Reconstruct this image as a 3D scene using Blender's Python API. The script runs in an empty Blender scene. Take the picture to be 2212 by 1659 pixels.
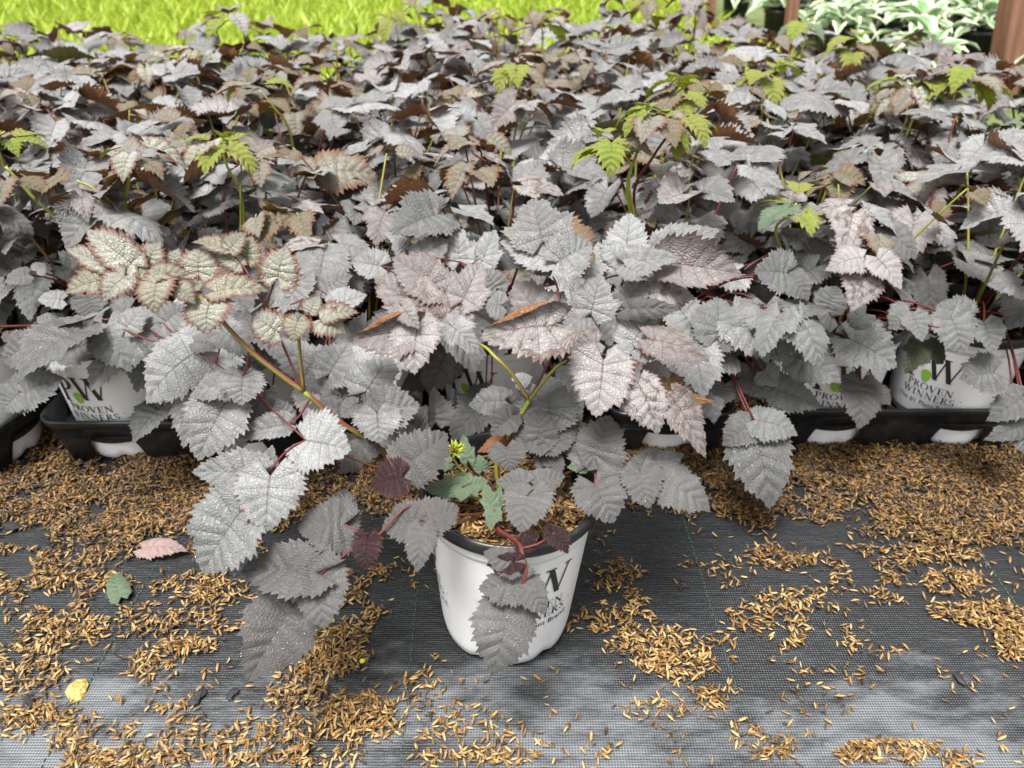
import bpy, math, random
import numpy as np
from mathutils import Vector, Matrix
R = math.radians
scene = bpy.context.scene
COL = scene.collection

# ------------------------------------------------------------------ camera
H, PITCH, FPX = 0.64, R(33.0), 1671.0          # camera height, tilt, focal length in px of a 2212 px wide frame
cd = bpy.data.cameras.new('camera'); cam = bpy.data.objects.new('camera', cd); COL.objects.link(cam)
cam.location = (0, 0, H); cam.rotation_euler = (R(90) - PITCH, 0, 0)
cd.sensor_width = 36.0; cd.lens = 36.0 * FPX / 2212.0
cd.clip_start = 0.02; cd.clip_end = 400
cd.dof.use_dof = True; cd.dof.focus_distance = 0.70; cd.dof.aperture_fstop = 7.5
scene.camera = cam
cy = scene.cycles; cy.max_bounces = 4; cy.diffuse_bounces = 2; cy.glossy_bounces = 2; cy.transmission_bounces = 2; cy.transparent_max_bounces = 6; cy.caustics_reflective = False; cy.caustics_refractive = False
scene.render.resolution_x, scene.render.resolution_y = 1024, 768

# ------------------------------------------------------------------ sky, sun, exposure (bright overcast)
SUN_EL, SUN_AZ = R(70), R(-150)                  # azimuth from +Y towards +X
w = bpy.data.worlds.new('World'); scene.world = w; w.use_nodes = True
nt = w.node_tree; bg = nt.nodes['Background']
sky = nt.nodes.new('ShaderNodeTexSky'); sky.sky_type = 'NISHITA'; sky.sun_disc = False
sky.sun_elevation = SUN_EL; sky.sun_rotation = SUN_AZ
sky.air_density = 1.0; sky.dust_density = 4.0; sky.ozone_density = 1.0
hs = nt.nodes.new('ShaderNodeHueSaturation'); hs.inputs['Saturation'].default_value = 0.06
nt.links.new(sky.outputs[0], hs.inputs['Color']); nt.links.new(hs.outputs[0], bg.inputs['Color'])
bg.inputs['Strength'].default_value = 0.052
sl = bpy.data.lights.new('sun', 'SUN'); sl.energy = 1.5; sl.angle = R(22); sl.color = (1, .99, .97)
so = bpy.data.objects.new('sun', sl); COL.objects.link(so)
sd = Vector((math.sin(SUN_AZ) * math.cos(SUN_EL), math.cos(SUN_AZ) * math.cos(SUN_EL), math.sin(SUN_EL)))
so.rotation_euler = (-sd).to_track_quat('-Z', 'Y').to_euler(); so.location = (0, 0, 5)
vs = scene.view_settings
vs.view_transform = 'Standard'; vs.look = 'None'; vs.gamma = 1; vs.exposure = 2.35; vs.use_curve_mapping = False

# ------------------------------------------------------------------ pixel -> place helpers (photo is 2500 px wide)
CP, SP = math.cos(PITCH), math.sin(PITCH)
S = 2212.0 / 2500.0
CAMP = Vector((0, 0, H)); FWD = Vector((0, CP, -SP)); UPV = Vector((0, SP, CP))
def ray(px, py):
    a = (px * S - 1106.0) / FPX; b = (829.5 - py * S) / FPX
    return FWD + Vector((1, 0, 0)) * a + UPV * b
def at_y(px, py, y):
    d = ray(px, py); return CAMP + d * (y / d.y)
def at_z(px, py, z=0.0):
    d = ray(px, py); return CAMP + d * ((z - H) / d.z)
def on_plane(px, py, p, n):
    d = ray(px, py); k = d.dot(n)
    if abs(k) < 1e-4: return None
    return CAMP + d * ((p - CAMP).dot(n) / k)
def px_per_m(p): return FPX / S / (p - CAMP).dot(FWD)       # photo px per metre at p
CROPS = {'1': (150, 540, 4), '2': (650, 600, 4), '3': (1150, 470, 4), '4': (1250, 760, 4), '5': (400, 860, 4), '6': (900, 940, 4),
         '7': (430, 1260, 4), '8': (800, 480, 4), 'a': (400, 1050, 2.37), 'b': (950, 1000, 2.37), 'c': (1650, 620, 2.592),
         'd': (0, 620, 2.592), 'e': (1650, 0, 2.592), 'f': (825, 0, 2.592), 'g': (0, 0, 2.592), 'p': (0, 0, 1), 'v': (0, 0, S)}
def P(c, x, y):
    o = CROPS[c]; return o[0] + x / o[2], o[1] + y / o[2]

# ------------------------------------------------------------------ object helpers
def tag(o, label=None, cat=None, group=None, kind=None):
    if label: o['label'] = label
    if cat: o['category'] = cat
    if group: o['group'] = group
    if kind: o['kind'] = kind
    return o
def empty(name, loc, rz=0.0):
    o = bpy.data.objects.new(name, None); COL.objects.link(o); o.location = loc; o.rotation_euler = (0, 0, rz)
    o.empty_display_size = 0.02; return o
def link(name, me, parent=None, mat=None):
    o = bpy.data.objects.new(name, me); COL.objects.link(o)
    if parent is not None: o.parent = parent
    if mat is not None:
        if len(me.materials) == 0: me.materials.append(mat)
    return o
def mesh(name, V, F, smooth=True, uv=None, mat=None):
    me = bpy.data.meshes.new(name); me.from_pydata([tuple(v) for v in V], [], F); me.update()
    if smooth: me.polygons.foreach_set('use_smooth', [True] * len(me.polygons))
    if uv is not None:
        l = me.uv_layers.new(name='UVMap'); idx = np.zeros(len(me.loops), dtype=np.int32); me.loops.foreach_get('vertex_index', idx)
        l.data.foreach_set('uv', np.asarray(uv, dtype=np.float32)[idx].ravel())
    if mat: me.materials.append(mat)
    return me
def lathe(prof, n=48):
    V = []; F = []
    for r, z in prof:
        for i in range(n):
            a = 2 * math.pi * i / n; V.append((r * math.sin(a), -r * math.cos(a), z))
    for k in range(len(prof) - 1):
        for i in range(n):
            j = (i + 1) % n; F.append((k * n + i, k * n + j, (k + 1) * n + j, (k + 1) * n + i))
    return V, F
def tube(pts, rad, n=7, V=None, F=None):
    V = [] if V is None else V; F = [] if F is None else F
    pts = [Vector(p) for p in pts]; o = len(V); m = len(pts)
    ref = Vector((0.31, 0.87, 0.2))
    for i, p in enumerate(pts):
        t = (pts[min(i + 1, m - 1)] - pts[max(i - 1, 0)]).normalized()
        s = t.cross(ref).normalized(); u = t.cross(s)
        r = rad[i] if hasattr(rad, '__len__') else rad
        for k in range(n):
            a = 2 * math.pi * k / n; V.append(p + (s * math.cos(a) + u * math.sin(a)) * r)
    for i in range(m - 1):
        for k in range(n):
            q = (k + 1) % n; F.append((o + i * n + k, o + i * n + q, o + (i + 1) * n + q, o + (i + 1) * n + k))
    F.append(tuple(o + k for k in range(n))[::-1]); F.append(tuple(o + (m - 1) * n + k for k in range(n)))
    return V, F
def smooth_path(pts, k=4):
    pts = [Vector(p) for p in pts]; out = []
    for i in range(len(pts) - 1):
        a = pts[max(i - 1, 0)]; b = pts[i]; c = pts[i + 1]; d = pts[min(i + 2, len(pts) - 1)]
        for j in range(k):
            t = j / k
            out.append(0.5 * ((2 * b) + (c - a) * t + (2 * a - 5 * b + 4 * c - d) * t * t + (3 * b - a - 3 * c + d) * t ** 3))
    out.append(pts[-1]); return out

# ------------------------------------------------------------------ materials
class N:
    def __init__(s, name):
        s.m = bpy.data.materials.new(name); s.m.use_nodes = True; s.t = s.m.node_tree; s.b = s.t.nodes['Principled BSDF']; s.out = s.t.nodes['Material Output']
    def n(s, typ, **kw):
        x = s.t.nodes.new(typ)
        for k, v in kw.items():
            if hasattr(x, k): setattr(x, k, v)
        return x
    def l(s, a, b): s.t.links.new(a, b)
    def val(s, x, sock):
        if hasattr(x, 'is_output') or isinstance(x, bpy.types.NodeSocket): s.l(x, sock)
        else: sock.default_value = x
    def math(s, op, a, b=None, c=None, clamp=False):
        x = s.t.nodes.new('ShaderNodeMath'); x.operation = op; x.use_clamp = clamp
        for i, q in enumerate((a, b, c)):
            if q is not None: s.val(q, x.inputs[i])
        return x.outputs[0]
    def mix(s, f, a, b, blend='MIX'):
        x = s.t.nodes.new('ShaderNodeMix'); x.data_type = 'RGBA'; x.blend_type = blend
        s.val(f, x.inputs[0])
        for q, k in ((a, 6), (b, 7)):
            if isinstance(q, tuple): q = (*q[:3], 1)
            s.val(q, x.inputs[k])
        return x.outputs[2]
    def noise(s, vec, scale, detail=3, rough=.5):
        x = s.t.nodes.new('ShaderNodeTexNoise'); x.inputs['Scale'].default_value = scale; x.inputs['Detail'].default_value = detail; x.inputs['Roughness'].default_value = rough
        if vec is not None: s.l(vec, x.inputs['Vector'])
        return x.outputs[0]
    def ramp(s, f, lo, hi):
        x = s.t.nodes.new('ShaderNodeMapRange'); x.interpolation_type = 'SMOOTHSTEP'
        s.val(f, x.inputs[0]); x.inputs[1].default_value = lo; x.inputs[2].default_value = hi; return x.outputs[0]
    def obj(s): return s.n('ShaderNodeTexCoord').outputs['Object']
    def mapping(s, vec, scale):
        x = s.n('ShaderNodeMapping'); s.l(vec, x.inputs[0]); x.inputs['Scale'].default_value = scale; return x.outputs[0]
    def bump(s, h, strength, dist, nrm=None):
        x = s.n('ShaderNodeBump'); s.l(h, x.inputs['Height']); x.inputs['Strength'].default_value = strength; x.inputs['Distance'].default_value = dist
        if nrm is not None: s.l(nrm, x.inputs['Normal'])
        s.l(x.outputs[0], s.b.inputs['Normal']); return x.outputs[0]
def plain(name, col, rough=.5, spec=.5, var=0.0, scale=30):
    m = N(name); m.b.inputs['Roughness'].default_value = rough; m.b.inputs['Specular IOR Level'].default_value = spec
    if var:
        f = m.noise(m.obj(), scale, 4); m.l(m.mix(m.ramp(f, .35, .7), tuple(c * (1 - var) for c in col), tuple(min(1, c * (1 + var)) for c in col)), m.b.inputs['Base Color'])
    else: m.b.inputs['Base Color'].default_value = (*col, 1)
    return m.m

def leaf_mat(name, top, top2, vein, edge, under, rough=.46, spec=.38, sheen=.2, transl=.06, nveins=7, veinmix=.6, edgemix=.5, bump=.55, blotch=None, cellmix=.25, edgelo=.8):
    m = N(name)
    uv = m.n('ShaderNodeUVMap'); sep = m.n('ShaderNodeSeparateXYZ'); m.l(uv.outputs[0], sep.inputs[0])
    u = sep.outputs[0]; v = m.math('ABSOLUTE', m.math('MULTIPLY_ADD', sep.outputs[1], 2.0, -1.0))
    oi = m.n('ShaderNodeObjectInfo'); rnd = oi.outputs['Random']
    off = m.n('ShaderNodeVectorMath'); off.operation = 'ADD'
    cmb = m.n('ShaderNodeCombineXYZ'); m.l(m.math('MULTIPLY', rnd, 37.0), cmb.inputs[0]); m.l(m.math('MULTIPLY', rnd, 91.0), cmb.inputs[2])
    m.l(uv.outputs[0], off.inputs[0]); m.l(cmb.outputs[0], off.inputs[1])
    p = off.outputs[0]
    a = m.math('MULTIPLY', m.math('POWER', m.math('MAXIMUM', u, .0001), .8), float(nveins))
    f = m.math('ABSOLUTE', m.math('SUBTRACT', m.math('FRACT', m.math('ADD', a, .5)), .5))      # 0 at side veins .5 between
    side = m.math('SUBTRACT', 1.0, m.ramp(f, 0.0, .07))
    mid = m.math('SUBTRACT', 1.0, m.ramp(v, 0.0, .05))
    vn = m.math('MAXIMUM', m.math('MULTIPLY', side, m.math('SUBTRACT', 1.0, m.math('MULTIPLY', v, .7))), mid)
    vor = m.n('ShaderNodeTexVoronoi'); vor.feature = 'DISTANCE_TO_EDGE'; vor.inputs['Scale'].default_value = 1.0
    m.l(m.mapping(p, (24, 20, 1)), vor.inputs['Vector'])
    cell = m.ramp(vor.outputs['Distance'], 0.0, .25)
    nz = m.noise(m.mapping(p, (5, 5, 1)), 1.0, 3, .65)
    fine = m.noise(m.mapping(p, (45, 45, 1)), 1.0, 1, .6)
    c = m.mix(m.ramp(m.math('ADD', m.math('MULTIPLY', rnd, .6), m.math('MULTIPLY', nz, 1.0)), .35, 1.15), top, top2)
    c = m.mix(m.math('MULTIPLY', m.math('SUBTRACT', 1.0, cell), cellmix), c, vein)
    c = m.mix(m.math('MULTIPLY', m.ramp(fine, .52, .7), .18), c, vein)
    if blotch: c = m.mix(m.math('MULTIPLY', m.ramp(nz, .52, .62), m.ramp(m.math('FRACT', m.math('MULTIPLY', rnd, 17.3)), .35, .7)), c, blotch)
    c = m.mix(m.math('MULTIPLY', vn, veinmix), c, vein)
    c = m.mix(m.math('MULTIPLY', m.ramp(v, edgelo, 1.0), edgemix), c, edge)
    geo = m.n('ShaderNodeNewGeometry')
    uc = m.mix(m.math('MULTIPLY', nz, .6), under, tuple(x * .55 for x in under))
    uc = m.mix(m.math('MULTIPLY', m.math('MAXIMUM', vn, m.math('MULTIPLY', m.math('SUBTRACT', 1.0, cell), .4)), .65), uc, tuple(min(1, x * 1.9 + .04) for x in under))
    col = m.mix(geo.outputs['Backfacing'], c, uc)
    m.l(col, m.b.inputs['Base Color'])
    rr = m.math('MULTIPLY_ADD', fine, .2, rough - .04); m.l(rr, m.b.inputs['Roughness'])
    m.b.inputs['Specular IOR Level'].default_value = spec
    m.b.inputs['Sheen Weight'].default_value = sheen; m.b.inputs['Sheen Roughness'].default_value = .45
    h = m.math('ADD', m.math('MULTIPLY', m.math('POWER', m.math('MULTIPLY', f, 2.0), .5), .85), m.math('MULTIPLY', cell, .55))
    h = m.math('ADD', h, m.math('MULTIPLY', nz, .5)); h = m.math('ADD', h, m.math('MULTIPLY', fine, .12))
    bp = m.bump(h, bump, .0022)
    if transl:
        tr = m.n('ShaderNodeBsdfTranslucent'); m.l(m.mix(.5, under, tuple(min(1, x * 2.2) for x in under)), tr.inputs['Color']); m.l(bp, tr.inputs['Normal'])
        mx = m.n('ShaderNodeMixShader'); mx.inputs[0].default_value = transl
        m.l(m.b.outputs[0], mx.inputs[1]); m.l(tr.outputs[0], mx.inputs[2]); m.l(mx.outputs[0], m.out.inputs['Surface'])
    return m.m
UNDER = (.15, .06, .017); UNDERG = (.11, .10, .02)
LM = {
 'S': leaf_mat('leaf_silver', (.285, .288, .285), (.135, .135, .131), (.06, .05, .045), (.16, .13, .125), UNDER, rough=.44, sheen=.10, veinmix=.7),
 'R': leaf_mat('leaf_rose_silver', (.285, .275, .268), (.155, .138, .132), (.08, .04, .032), (.11, .06, .05), UNDER, rough=.42, sheen=.09, veinmix=.75, edgemix=.65, blotch=(.10, .07, .06)),
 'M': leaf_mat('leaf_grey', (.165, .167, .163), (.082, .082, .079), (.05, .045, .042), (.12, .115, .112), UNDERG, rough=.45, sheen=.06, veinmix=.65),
 'D': leaf_mat('leaf_dark', (.088, .087, .085), (.060, .057, .056), (.075, .065, .055), (.07, .055, .055), (.08, .03, .014), rough=.46, sheen=.03, veinmix=.7, edgemix=.4, bump=.38, spec=.3),
 'B': leaf_mat('leaf_burgundy', (.022, .012, .013), (.030, .013, .014), (.018, .006, .007), (.055, .02, .02), (.07, .02, .014), rough=.42, sheen=.01, spec=.25),
 'J': leaf_mat('leaf_young', (.42, .41, .38), (.32, .29, .23), (.07, .08, .02), (.13, .045, .03), (.30, .32, .015), rough=.42, sheen=.08, transl=.05, veinmix=.8, edgemix=1.0, bump=.8, cellmix=.5, edgelo=.5),
 'L': leaf_mat('leaf_lime', (.19, .24, .03), (.21, .21, .04), (.08, .13, .014), (.18, .085, .03), (.22, .25, .015), rough=.4, sheen=.06, transl=.22, veinmix=.6, edgemix=.6),
 'O': leaf_mat('leaf_bronze', (.24, .235, .21), (.13, .105, .06), (.06, .045, .015), (.12, .045, .017), (.15, .075, .014), rough=.42, sheen=.06, transl=.10, veinmix=.7, edgemix=.85, edgelo=.5, cellmix=.45),
 'G': leaf_mat('leaf_green', (.085, .12, .075), (.065, .10, .055), (.10, .125, .065), (.10, .11, .07), (.10, .12, .035), rough=.48, sheen=.08, veinmix=.5, bump=.4),
 'E': leaf_mat('leaf_olive_dark', (.03, .034, .014), (.024, .026, .012), (.02, .02, .008), (.03, .03, .012), (.04, .04, .012), rough=.5, sheen=.02, veinmix=.4),
 'F': leaf_mat('leaf_fallen', (.30, .225, .21), (.27, .195, .18), (.17, .065, .06), (.19, .11, .10), (.26, .18, .16), rough=.55, sheen=.06, transl=.1),
}
def stem_mat(name, a, b, hi):
    m = N(name); t = m.obj(); f = m.noise(t, 60, 3)
    geo = m.n('ShaderNodeNewGeometry'); sp = m.n('ShaderNodeSeparateXYZ'); m.l(geo.outputs['Normal'], sp.inputs[0])
    c = m.mix(m.ramp(f, .35, .65), a, b); c = m.mix(m.ramp(m.math('ADD', m.math('MULTIPLY', sp.outputs[0], .6), m.math('MULTIPLY', f, .5)), .25, .7), c, hi)
    m.l(c, m.b.inputs['Base Color']); m.b.inputs['Roughness'].default_value = .55; m.b.inputs['Specular IOR Level'].default_value = .3; return m.m
ST_G = stem_mat('stem_green', (.17, .20, .03), (.22, .22, .035), (.20, .05, .04))
ST_R = stem_mat('stem_red', (.12, .02, .022), (.09, .022, .018), (.14, .05, .025))
ST_L = stem_mat('stem_lime', (.30, .34, .05), (.26, .30, .04), (.32, .32, .07))

M_WHITE = N('pot_white'); _t = M_WHITE.obj()
_f = M_WHITE.ramp(M_WHITE.noise(_t, 38, 6, .7), .58, .74); _g = M_WHITE.noise(_t, 9, 3)
M_WHITE.l(M_WHITE.mix(M_WHITE.math('MULTIPLY', _f, .35), M_WHITE.mix(_g, (.88, .88, .875), (.83, .84, .84)), (.45, .36, .24)), M_WHITE.b.inputs['Base Color'])
M_WHITE.b.inputs['Roughness'].default_value = .38; M_WHITE.bump(M_WHITE.noise(_t, 22, 2), .12, .004); M_WHITE = M_WHITE.m
M_BLACK = N('plastic_black'); _t = M_BLACK.obj()
M_BLACK.l(M_BLACK.mix(M_BLACK.ramp(M_BLACK.noise(_t, 55, 5, .7), .5, .8), (.012, .013, .015), (.045, .043, .04)), M_BLACK.b.inputs['Base Color'])
M_BLACK.b.inputs['Roughness'].default_value = .36; M_BLACK.bump(M_BLACK.noise(M_BLACK.mapping(_t, (1, 1, 4)), 30, 2), .1, .003); M_BLACK = M_BLACK.m
M_INK = plain('ink_black', (.02, .02, .021), .5); M_INKG = plain('ink_green', (.26, .48, .05), .5)
M_SOIL = plain('soil', (.05, .03, .018), .9, .2, .5, 120)

# husks: colour from a per-husk attribute
def husk_mat():
    m = N('rice_hull'); a = m.n('ShaderNodeAttribute'); a.attribute_name = 'shade'; f = a.outputs['Fac']
    c = m.mix(m.ramp(f, 0.0, .45), (.035, .020, .009), (.175, .088, .018)); c = m.mix(m.ramp(f, .45, 1.0), c, (.37, .24, .088))
    m.l(c, m.b.inputs['Base Color']); m.b.inputs['Roughness'].default_value = .5; m.b.inputs['Specular IOR Level'].default_value = .4; return m.m
M_HUSK = husk_mat()
def fabric():
    m = N('woven_fabric'); t = m.obj()
    wv = []
    for ax, s in ((0, 2450.), (1, 2450.)):
        sp = m.n('ShaderNodeSeparateXYZ'); m.l(t, sp.inputs[0]); wv.append(m.math('SINE', m.math('MULTIPLY', sp.outputs[ax], s)))
    weave = m.math('MULTIPLY_ADD', wv[0], .45, m.math('MULTIPLY', wv[1], .55))
    wob = m.noise(m.mapping(t, (4, 8, 1)), 1.0, 6, .65)
    big = m.noise(m.mapping(t, (1.6, 3.2, 1)), 1.0, 4, .55)
    streak = m.noise(m.mapping(t, (20, 60, 1)), 1.0, 5, .7)
    sp = m.n('ShaderNodeSeparateXYZ'); m.l(t, sp.inputs[0])
    d = m.math('ADD', m.math('MULTIPLY', wob, .55), m.math('ADD', m.math('MULTIPLY', big, .35), m.math('MULTIPLY', streak, .35)))
    d = m.math('SUBTRACT', d, m.math('MULTIPLY', m.ramp(sp.outputs[1], .38, .62), .20))       # less dust to the rear, and the plants' dark reflection painted in
    dust = m.ramp(d, .53, .70)
    c = m.mix(dust, (.013, .014, .0155), (.14, .149, .158))
    wm = m.ramp(weave, -.55, .25)
    c = m.mix(m.math('MULTIPLY', m.math('SUBTRACT', 1.0, wm), .8), c, (.012, .013, .014))
    m.l(c, m.b.inputs['Base Color']); m.l(m.math('MULTIPLY_ADD', dust, .2, .36), m.b.inputs['Roughness'])
    m.b.inputs['Specular IOR Level'].default_value = .6
    h = m.math('ADD', m.math('MULTIPLY', wm, .25), m.math('MULTIPLY', streak, 2.0)); m.bump(h, .5, .0022)
    return m.m
M_FABRIC = fabric()

# ------------------------------------------------------------------ leaf meshes (length 1 along +Y, width 1 along X)
PROF = {
 'ov': ([0, .06, .15, .3, .5, .7, .85, 1], [138, 110, 88, 66, 50, 38, 28, 5], [.24, .35, .42, .40, .31, .19, .10, .004]),
 'rd': ([0, .06, .15, .3, .5, .7, .85, 1], [152, 122, 96, 70, 50, 38, 28, 5], [.36, .44, .48, .45, .36, .22, .11, .004]),
 'lb': ([0, .05, .12, .2, .30, .42, .55, .72, .86, 1], [145, 115, 90, 68, 58, 48, 42, 34, 26, 5], [.30, .38, .46, .54, .38, .37, .36, .20, .11, .004]),
 'nr': ([0, .06, .15, .3, .5, .7, .85, 1], [125, 104, 84, 62, 46, 36, 26, 5], [.12, .20, .27, .29, .24, .15, .08, .004]),
}
def leaf_mesh(shape, seed, fold=.15, arch=.12, edge=.10, cup=0.0, wave=.035, tooth=.145, quilt=.020, rows=68, cols=5, ntooth=17, lop=0.0, roll=0.0):
    rg = np.random.RandomState(seed); U, T, L = PROF[shape]
    uu = np.linspace(0, 1, 400); th = np.radians(np.interp(uu, U, T)); ll = np.interp(uu, U, L)
    ex = ll * np.sin(th); ey = uu + ll * np.cos(th); ds = np.hypot(np.diff(ex), np.diff(ey)); cs = np.concatenate([[0], np.cumsum(ds)]); cs /= cs[-1]
    us = np.interp(np.linspace(0, 1, rows + 1), cs, uu)
    W = 2 * ex.max(); V = []; UV = []
    ph = rg.rand(6) * 6.28; per = rows / ntooth
    nv = 7
    for i, u in enumerate(us):
        t = math.radians(np.interp(u, U, T)); l = np.interp(u, U, L)
        for s in (-1, 1):
            k = (i / per) % 1.0
            saw = (1 - k * 2.2) if k < .45 else (-.0 + (k - .45) * 1.82 - .0) - 0.0
            saw = abs(2 * k - 1) ** 1.2                            # tooth peak at k=0
            big = 1 + .06 * math.cos(2 * math.pi * nv * u ** .8) + .05 * math.sin(3.1 * u * 3 + ph[0] + s) + .03 * math.sin(17 * u + ph[1] * s)
            jit = 1 + (rg.rand() - .5) * .5
            for j in range(cols + 1):
                v = (j / cols) ** .85
                if s < 0 and j == 0: pass
                lv = l * v * big * (1 + (tooth * (saw - .45) * jit) * v ** 5)
                t2 = t - tooth * .5 * saw * v ** 5                  # teeth point forward
                x = s * lv * math.sin(t2); y = u + lv * math.cos(t2)
                ax = abs(x) / W * 2
                fr = abs(((u ** .8 * nv + .5) % 1) - .5) * 2
                z = fold * ax * W * .5 + arch * 4 * max(0, y) * (1 - max(0, y)) * .5 - edge * ax ** 2 * .5
                z += cup * ax ** 2.5
                z += quilt * (fr ** .7) * math.sin(math.pi * min(1, v * .9 + .1)) * min(1, l * 4)
                z += wave * math.sin(9 * u + ph[2] + s * ph[3]) * ax ** 1.5 + wave * .6 * math.sin(21 * u + ph[4] * s) * ax ** 2
                z += lop * x * y
                if roll and s > 0 and v > .38 and l > .02:            # one side rolls up and over
                    fl = math.sin(math.pi * min(1, u / .75)) ** .5 if u < .75 else 0
                    k_ = max(.2, roll * (.15 + .85 * fl)); q_ = (v - .38) * k_; rr_ = l * (.38 + math.sin(q_) / k_)
                    x = rr_ * math.sin(t2); y = u + rr_ * math.cos(t2); z += (1 - math.cos(q_)) / k_ * l
                V.append((x / W, y, z)); UV.append((u, .5 + .5 * s * j / cols))
    n = cols + 1; F = []
    for i in range(rows):
        for s in (0, 1):
            a = (i * 2 + s) * n; b = ((i + 1) * 2 + s) * n
            for j in range(cols):
                q = (a + j, a + j + 1, b + j + 1, b + j)
                F.append(q if s == 1 else q[::-1])
    me = mesh('leaf_' + shape, V, F, True, UV, LM['S'])
    return me
LV = {
 'ov': [leaf_mesh('ov', 1, arch=.22, edge=.18), leaf_mesh('ov', 2, fold=.3, arch=.2), leaf_mesh('ov', 3, fold=.05, arch=.28, edge=.2, wave=.05), leaf_mesh('ov', 4, fold=.22, arch=.08, lop=.3, wave=.05)],
 'rd': [leaf_mesh('rd', 5, arch=.2, edge=.18), leaf_mesh('rd', 6, fold=.28, arch=.16, wave=.05), leaf_mesh('rd', 7, fold=.04, arch=.25, edge=.22), leaf_mesh('rd', 8, fold=.18, lop=-.3, wave=.06)],
 'lb': [leaf_mesh('lb', 9, tooth=.13), leaf_mesh('lb', 10, fold=.3, arch=.1, wave=.05, tooth=.13), leaf_mesh('lb', 11, fold=.08, arch=.26, edge=.15, tooth=.13)],
 'nr': [leaf_mesh('nr', 12, fold=.3), leaf_mesh('nr', 13, fold=.45, arch=.25)],
 'yg': [leaf_mesh('ov', 14, fold=.3, arch=.2, tooth=.26, quilt=.02, ntooth=11, wave=.05), leaf_mesh('rd', 15, fold=.2, arch=.3, tooth=.26, quilt=.02, ntooth=12, wave=.06), leaf_mesh('nr', 16, fold=.55, arch=.15, tooth=.28, quilt=.02, ntooth=11)],
 'cu': [leaf_mesh('rd', 17, fold=.10, arch=.05, edge=0, cup=.28, wave=.05), leaf_mesh('ov', 18, fold=.2, arch=.1, edge=0, cup=.25, wave=.04), leaf_mesh('rd', 21, fold=.35, arch=.1, edge=.1, roll=6.6, wave=.03, cols=9), leaf_mesh('rd', 22, fold=.2, arch=.2, edge=.1, roll=6.0, wave=.03, cols=9)],
 'fn': [leaf_mesh('nr', 19, fold=.5, arch=.3, tooth=.5, ntooth=8, quilt=.04, rows=40, cols=3), leaf_mesh('ov', 20, fold=.35, arch=.3, tooth=.5, ntooth=8, quilt=.05, rows=40, cols=3)],
}
def leaf_matrix(b, axis, nrm, length, width):
    y = axis.normalized(); x = y.cross(nrm).normalized(); z = x.cross(y)
    return Matrix(((x.x * width, y.x * length, z.x * length, b.x), (x.y * width, y.y * length, z.y * length, b.y), (x.z * width, y.z * length, z.z * length, b.z), (0, 0, 0, 1)))
def add_leaf(me, kind, mat, parent):
    o = bpy.data.objects.new('leaf', me); COL.objects.link(o); o.parent = parent; o.matrix_basis = mat
    if kind != 'S':
        sl_ = o.material_slots[0]; sl_.link = 'OBJECT'; sl_.material = LM[kind]
    return o

# ------------------------------------------------------------------ setting: ground, fabric, turf
tag(link('ground', mesh('ground', [(-150, -150, -.012), (150, -150, -.012), (150, 300, -.012), (-150, 300, -.012)], [(0, 1, 2, 3)], False, None,
    plain('earth', (.10, .12, .045), .95, .2, .4, 3))), kind='structure')
fab = tag(link('ground_fabric', mesh('ground_fabric', [(-4, -2, 0), (4, -2, 0), (4, 2.35, 0), (-4, 2.35, 0)], [(0, 1, 2, 3)], False, None, M_FABRIC)), kind='structure')
# printed green guide threads, 0.305 m apart, children of the fabric
M_THREAD = plain('thread_green', (.045, .12, .07), .6)
for (a, b) in (((321, 1247), (150, 1549)), ((905, 1230), (862, 1690)), ((1480, 1130), (1650, 1680)), ((2080, 1140), (2330, 1500))):
    p = at_z(a[0] / S, a[1] / S, .001); q = at_z(b[0] / S, b[1] / S, .001); d = (q - p).normalized(); p = p - d * .3; q = q + d * .25
    V = []; F = []; k = 0; tot = (q - p).length; s = Vector((-d.y, d.x, 0)); st = 0
    while st < tot:                                            # a line of short stitches
        c = p + d * st + s * (.0005 if k % 2 else -.0005); e = c + d * .0045
        o = len(V); h = Vector((0, 0, .0012))
        V += [c - s * .00045, c + s * .00045, e + s * .00045, e - s * .00045, c + h * .2, (c + e) / 2 + h, e + h * .2]
        F += [(o, o + 4, o + 5), (o, o + 5, o + 3), (o + 3, o + 5, o + 6), (o + 1, o + 5, o + 4), (o + 1, o + 2, o + 5), (o + 2, o + 6, o + 5)]
        st += .0062; k += 1
    link('guide_thread', mesh('guide_thread', V, F, False, None, M_THREAD), fab)

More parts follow.
